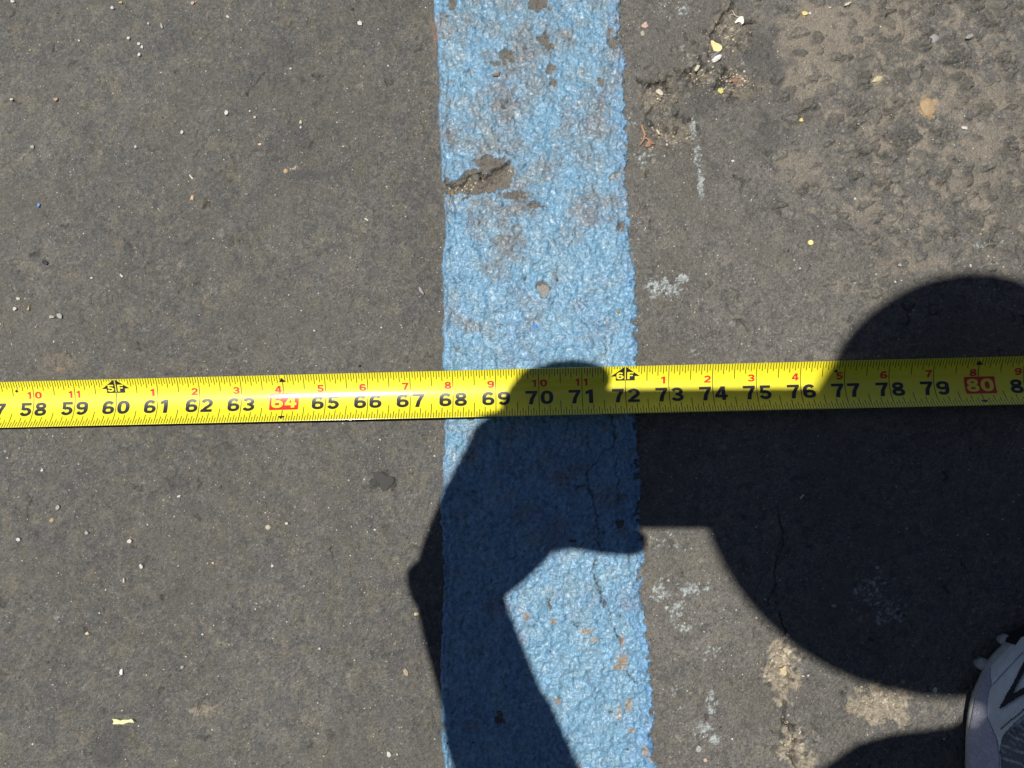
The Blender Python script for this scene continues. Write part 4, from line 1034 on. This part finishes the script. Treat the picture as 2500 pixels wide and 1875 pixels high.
# unseen wristwatch, added so its case gives the wrist's shadow a bump
wd = (wrL - elL).normalized()
side = Vector((-1, 0, 0)); side = (side - wd * side.dot(wd)).normalized()
wc = shp(1116, 1410, .474)
bm = bmesh.new()
seg = 24; w2 = .009
rA = [[bm.verts.new(wc + wd * (w2 * s) + (side * math.cos(t * 6.2832 / seg) + wd.cross(side) * math.sin(t * 6.2832 / seg)) * r) for t in range(seg)] for s, r in ((-1, .0255), (-1, .0275), (1, .0275), (1, .0255))]
for i in range(4):
    for t in range(seg): bm.faces.new((rA[i][t], rA[i][(t + 1) % seg], rA[(i + 1) % 4][(t + 1) % seg], rA[(i + 1) % 4][t]))
bmesh.ops.recalc_face_normals(bm, faces=bm.faces)
strap = ppar(from_bm('added_watch_strap', bm, M['case']))
bm = bmesh.new()
bmesh.ops.create_cone(bm, cap_ends=True, segments=28, radius1=.015, radius2=.012, depth=.006)
bmesh.ops.transform(bm, matrix=Matrix.Translation(wc + side * .0235) @ side.to_track_quat('Z', 'Y').to_matrix().to_4x4(), verts=bm.verts)
ppar(from_bm('added_watch_case', bm, M['metal']), strap)

# ------------------------------------------------------------------ trainers
SH = {}
SH['suede'] = mat('grey_suede', (.47, .46, .55), .95, .15, noise=[(700, .82, 1.18), (120, .85, 1.1)], bump=[(1500, .0005), (400, .0004)])
SH['leather'] = mat('grey_leather', (.66, .69, .70), .6, .35, noise=[(300, .9, 1.1), (40, .9, 1.1)], bump=[(900, .0002)])
SH['mesh'] = mat('grey_knit', (.62, .64, .67), .9, .2, noise=[(900, .75, 1.25)], bump=[(1500, .0005)])
SH['hole'] = mat('knit_shade', (.16, .165, .18), .9, .2)
SH['black'] = mat('black_trim', (.012, .012, .018), .5, .4)
SH['sole'] = mat('sole_foam', (.46, .455, .43), .7, .3, noise=[(500, .85, 1.1)], bump=[(700, .0004)])
SH['rubber'] = mat('dark_rubber', (.016, .016, .018), .8, .3, noise=[(500, .8, 1.3)])
def make_shoe(mirror, base, label_root):
    """left trainer; outline in metres about the ankle line, y towards the toe"""
    # outline: y, x_left, x_right
    oy = np.array([-.060, -.056, -.040, -.01, .04, .09, .125, .150, .175, .195, .212, .224, .231, .234])
    oxl = np.array([.000, -.020, -.031, -.035, -.035, -.041, -.0475, -.0505, -.0495, -.0450, -.0360, -.0235, -.011, .006])
    oxr = np.array([.000, .020, .030, .033, .034, .041, .049, .053, .054, .052, .046, .037, .025, .006])
    ny = 420; tts = np.linspace(0, 1, ny); yy = -.060 + .294 * (.5 - .5 * np.cos(np.pi * tts))
    xl = np.interp(yy, oy, oxl); xr = np.interp(yy, oy, oxr)
    ker = np.ones(17) / 17
    xl[8:-8] = np.convolve(xl, ker, 'valid'); xr[8:-8] = np.convolve(xr, ker, 'valid')
    hh = np.interp(yy, [-.06, -.04, .0, .05, .10, .14, .18, .215, .234], [.085, .095, .090, .092, .075, .058, .048, .038, .024])
    root = empty('shoe', base)
    sx = -1 if mirror else 1
    us = np.linspace(-1, 1, 320)
    U = np.sign(us) * (1 - (1 - np.abs(us)) ** 1.8)
    def surfp(off=0.0, zlow=.012):
        xm = (xl + xr) / 2; hw = (xr - xl) / 2 + .0020
        P_ = np.zeros((ny, len(us), 3))
        for j, u in enumerate(U):
            c = np.abs(u)
            P_[:, j, 0] = xm + hw * u; P_[:, j, 1] = yy
            P_[:, j, 2] = zlow + (hh - zlow) * (1 - c ** 2.9) ** (.62)
        if off:
            a = np.gradient(P_, axis=0); b = np.gradient(P_, axis=1); n = np.cross(b, a); n /= np.linalg.norm(n, axis=-1, keepdims=True) + 1e-12
            n *= np.sign(n[..., 2:3] + 1e-9); P_ = P_ + n * off
        return P_
    def part(name, P_, keep, m, parent=root, thick=0):
        Q = P_.copy(); Q[..., 0] *= sx
        me = grid_mesh(name, Q if not mirror else Q[:, ::-1], keep if (keep is None or not mirror) else keep[:, ::-1])
        o = link(name, me, m, parent)
        if thick:
            s = o.modifiers.new('s', 'SOLIDIFY'); s.thickness = thick; s.offset = -1
        return o
    P0 = surfp(0.0)
    W = P0.copy(); W[..., 0] *= sx; W = W + np.array(base); W = W + 0
    pp = proj(W.reshape(-1, 3)).reshape(ny, len(us), 2)
    cx = (pp[:-1, :-1] + pp[1:, 1:]) / 2
    def inside(poly_):
        x, y = cx[..., 0], cx[..., 1]; r = np.zeros(x.shape, bool)
        for (ax, ay), (bx, by) in zip(poly_, poly_[1:] + poly_[:1]):
            cnd = ((ay > y) != (by > y)) & (x < (bx - ax) * (y - ay) / ((by - ay) or 1e-9) + ax); r ^= cnd
        return r
    Z = lambda pts: [(2200 + a / 3.493, 1400 + b / 3.493) for a, b in pts]
    if mirror is False:
        inner_ = Z([(790, 545), (778, 700), (776, 900), (786, 950), (745, 1080), (750, 1230), (800, 1350), (832, 1420), (850, 1560), (860, 1760), (900, 2600), (1900, 2600), (1900, 300), (1000, 440), (850, 500)])
        tri = inside(inner_)
        part('mudguard', surfp(.0016), ~tri & (cx[..., 1] < 2250), SH['suede'], root, .0016)
        meshreg = inside(Z([(872, 1385), (930, 1330), (1010, 1280), (1100, 1200), (1500, 1300), (1700, 2000), (900, 2000), (850, 1520)]))
        o1 = inside(Z([(1048, 455), (1300, 440), (1300, 800), (1048, 560), (800, 915), (780, 930), (776, 700), (792, 545), (940, 460)])) & tri
        part('toe_overlay', surfp(.0012), tri & ~meshreg, SH['leather'], root, .0008)
        part('overlay_fold', surfp(.0022), inside(Z([(1050, 560), (1150, 480), (1250, 500), (1250, 640), (1048, 690), (850, 900), (800, 960), (795, 915)])) & tri, SH['leather'], root, .0010)
        part('trim_stripe', surfp(.0026), inside(Z([(850, 1168), (905, 1065), (975, 940), (1050, 790), (1120, 690), (1140, 720), (1060, 850), (1010, 935), (955, 1045), (1050, 985), (1160, 930), (1170, 970), (1060, 1030), (930, 1110)])), SH['black'], root, .0006)
        part('lace_strap', surfp(.0034), inside(Z([(858, 1340), (930, 1250), (1050, 1120), (1200, 1000), (1250, 1050), (1080, 1190), (985, 1275), (890, 1390)])), SH['leather'], root, .0014)
        st_ = []
        for i in range(26):
            t = i / 25; p = (2200 + (880 + 290 * t) / 3.493, 1400 + (1335 - 275 * t) / 3.493)
            d = np.hypot(pp[..., 0] - p[0], pp[..., 1] - p[1]); st_.append(np.unravel_index(d.argmin(), d.shape))
        PS = surfp(.0038); bm = bmesh.new()
        for i in range(0, 25):
            a_, b_ = Vector(PS[st_[i]]), Vector(PS[st_[i + 1]]); b_ = a_ + (b_ - a_) * .6
            d = (b_ - a_).normalized(); s_ = d.cross(Vector((0, 0, 1))).normalized() * .0005
            vv = [bm.verts.new(a_ - s_), bm.verts.new(b_ - s_), bm.verts.new(b_ + s_), bm.verts.new(a_ + s_)]; bm.faces.new(vv)
        from_bm('stitching', bm, SH['black'], root, False)
        up = part('upper', P0, None, SH['mesh'])
        # ventilation holes of the knit
        PH = surfp(.0006); bm = bmesh.new(); m1 = meshreg
        for a_ in range(0, 40):
            for b_ in range(0, 40):
                px_ = 2430 + a_ * 12.5 + (b_ % 2) * 6.2 ; py_ = 1700 + b_ * 15 + a_ * 5
                if py_ > 2300: continue
                d = np.hypot(pp[..., 0] - px_, pp[..., 1] - py_); q = np.unravel_index(d.argmin(), d.shape)
                if d[q] > 3 or q[0] >= ny - 1 or q[1] >= len(us) - 1 or not m1[q]: continue
                c = Vector(PH[q]); ring_ = [bm.verts.new(c + Vector((.0008 * math.cos(t) - .0004 * math.sin(t), .0014 * math.sin(t), 0))) for t in np.arange(0, 6.2, .79)]
                for v in ring_:
                    dd = (PH[..., 0] - v.co.x) ** 2 + (PH[..., 1] - v.co.y) ** 2; w_ = np.unravel_index(dd.argmin(), dd.shape); v.co.z = PH[w_][2] + .0002
                bm.faces.new(ring_)
        o = from_bm('vent_holes', bm, SH['hole'], root, False)
    else:
        up = part('upper', P0, None, SH['mesh'])
        part('mudguard', surfp(.0016), (np.abs(U)[None, :-1] > .72) & (yy[:-1, None] > .1), SH['suede'], root, .0016)
    # sole: wavy foam wall, dark outsole with pale lugs
    def wall(name, z0_, z1_, grow, m, wav=0):
        bm = bmesh.new(); th_ = []
        outline = [(xl[i], yy[i]) for i in range(0, ny, 6)] + [(xr[i], yy[i]) for i in range(ny - 1, -1, -6)]
        o2 = []; n_ = len(outline)
        for i, (x_, y_) in enumerate(outline):
            a_, b_ = outline[i - 1], outline[(i + 1) % n_]; tx, ty = b_[0] - a_[0], b_[1] - a_[1]; l_ = math.hypot(tx, ty) or 1e-9
            nx_, ny_ = -ty / l_, tx / l_
            g_ = grow + wav * math.sin(i * 1.0)
            o2.append((x_ + nx_ * g_, y_ + ny_ * g_, nx_, ny_))
        prof_ = [(-.003, z0_), (0, z0_ + .002), (.0008, (z0_ + z1_) / 2), (0, z1_ - .0015), (-.0018, z1_), (-.006, z1_ - .0005)]
        rg = [[bm.verts.new(((x_ + nx_ * q) * sx, y_ + ny_ * q, z_)) for (x_, y_, nx_, ny_) in o2] for q, z_ in prof_]
        for i in range(len(rg) - 1):
            for t in range(n_): bm.faces.new((rg[i][t], rg[i][(t + 1) % n_], rg[i + 1][(t + 1) % n_], rg[i + 1][t]))
        bm.faces.new(rg[0]); bm.faces.new(rg[-1][::-1]); bmesh.ops.recalc_face_normals(bm, faces=bm.faces)
        return from_bm(name, bm, m, root)
    wall('midsole', .0045, .0145, .0026, SH['sole'], .0002); wall('outsole', .001, .0050, -.0010, SH['rubber'], .0006)
    # toe bumper
    PB = surfp(.0030, .006)
    kb = (yy[:-1, None] > .205) & (np.ones(len(us) - 1, bool)[None, :]) & (np.abs(U)[None, :-1] > .25)
    part('toe_bumper', PB, (yy[:-1, None] > .222) & (np.ones((1, len(us) - 1), bool)) & (P0[:-1, :-1, 2] < .022), SH['rubber'], root, .002)
    for (ly, s_) in ((.224, -1), (.211, -1), (.222, 1), (.205, 1)):
        x_ = float(np.interp(ly, yy, xl if s_ < 0 else xr))
        bm = bmesh.new(); bmesh.ops.create_cube(bm, size=1)
        for v in bm.verts: v.co = Vector((v.co.x * .0062, v.co.y * .0050, v.co.z * .007))
        bmesh.ops.bevel(bm, geom=list(bm.edges), offset=.001, segments=2, affect='EDGES')
        bmesh.ops.rotate(bm, verts=bm.verts, cent=(0, 0, 0), matrix=Matrix.Rotation(-.5 * s_ * (1 if ly > .17 else .3), 3, 'Z'))
        bmesh.ops.translate(bm, verts=bm.verts, vec=((x_ + .0042 * s_) * sx, ly, .0052)); from_bm('lug', bm, SH['sole'], root)
    # laces across the instep, collar
    for i in range(6):
        y_ = .035 + i * .017; pts = []
        for t in range(9):
            x_ = -.022 + .044 * t / 8; row = int(np.argmin(np.abs(yy - y_))); h_ = np.interp(x_, P0[row, :, 0], P0[row, :, 2])
            pts.append((x_ * sx, y_ + .002 * math.sin(t), h_ + .004))
        o = tube('lace', pts, .0026, SH['sole'], None); o.parent = root
    cps = [(.030 * math.cos(t) * sx, -.012 + .040 * math.sin(t), .092 + .004 * math.sin(t)) for t in np.linspace(0, 6.2832, 25)]
    o = tube('collar', cps, .008, SH['mesh'], None); o.parent = root
    return root
LS = gp(2615, 2590, 0)
sL = make_shoe(False, Vector((2580 and LS.x, LS.y, .001)), True)
RS = pl(3420, 2560, 0)
sR = make_shoe(True, Vector((RS.x, RS.y, .001)), True)
for s_ in (sL, sR): ppar(s_)
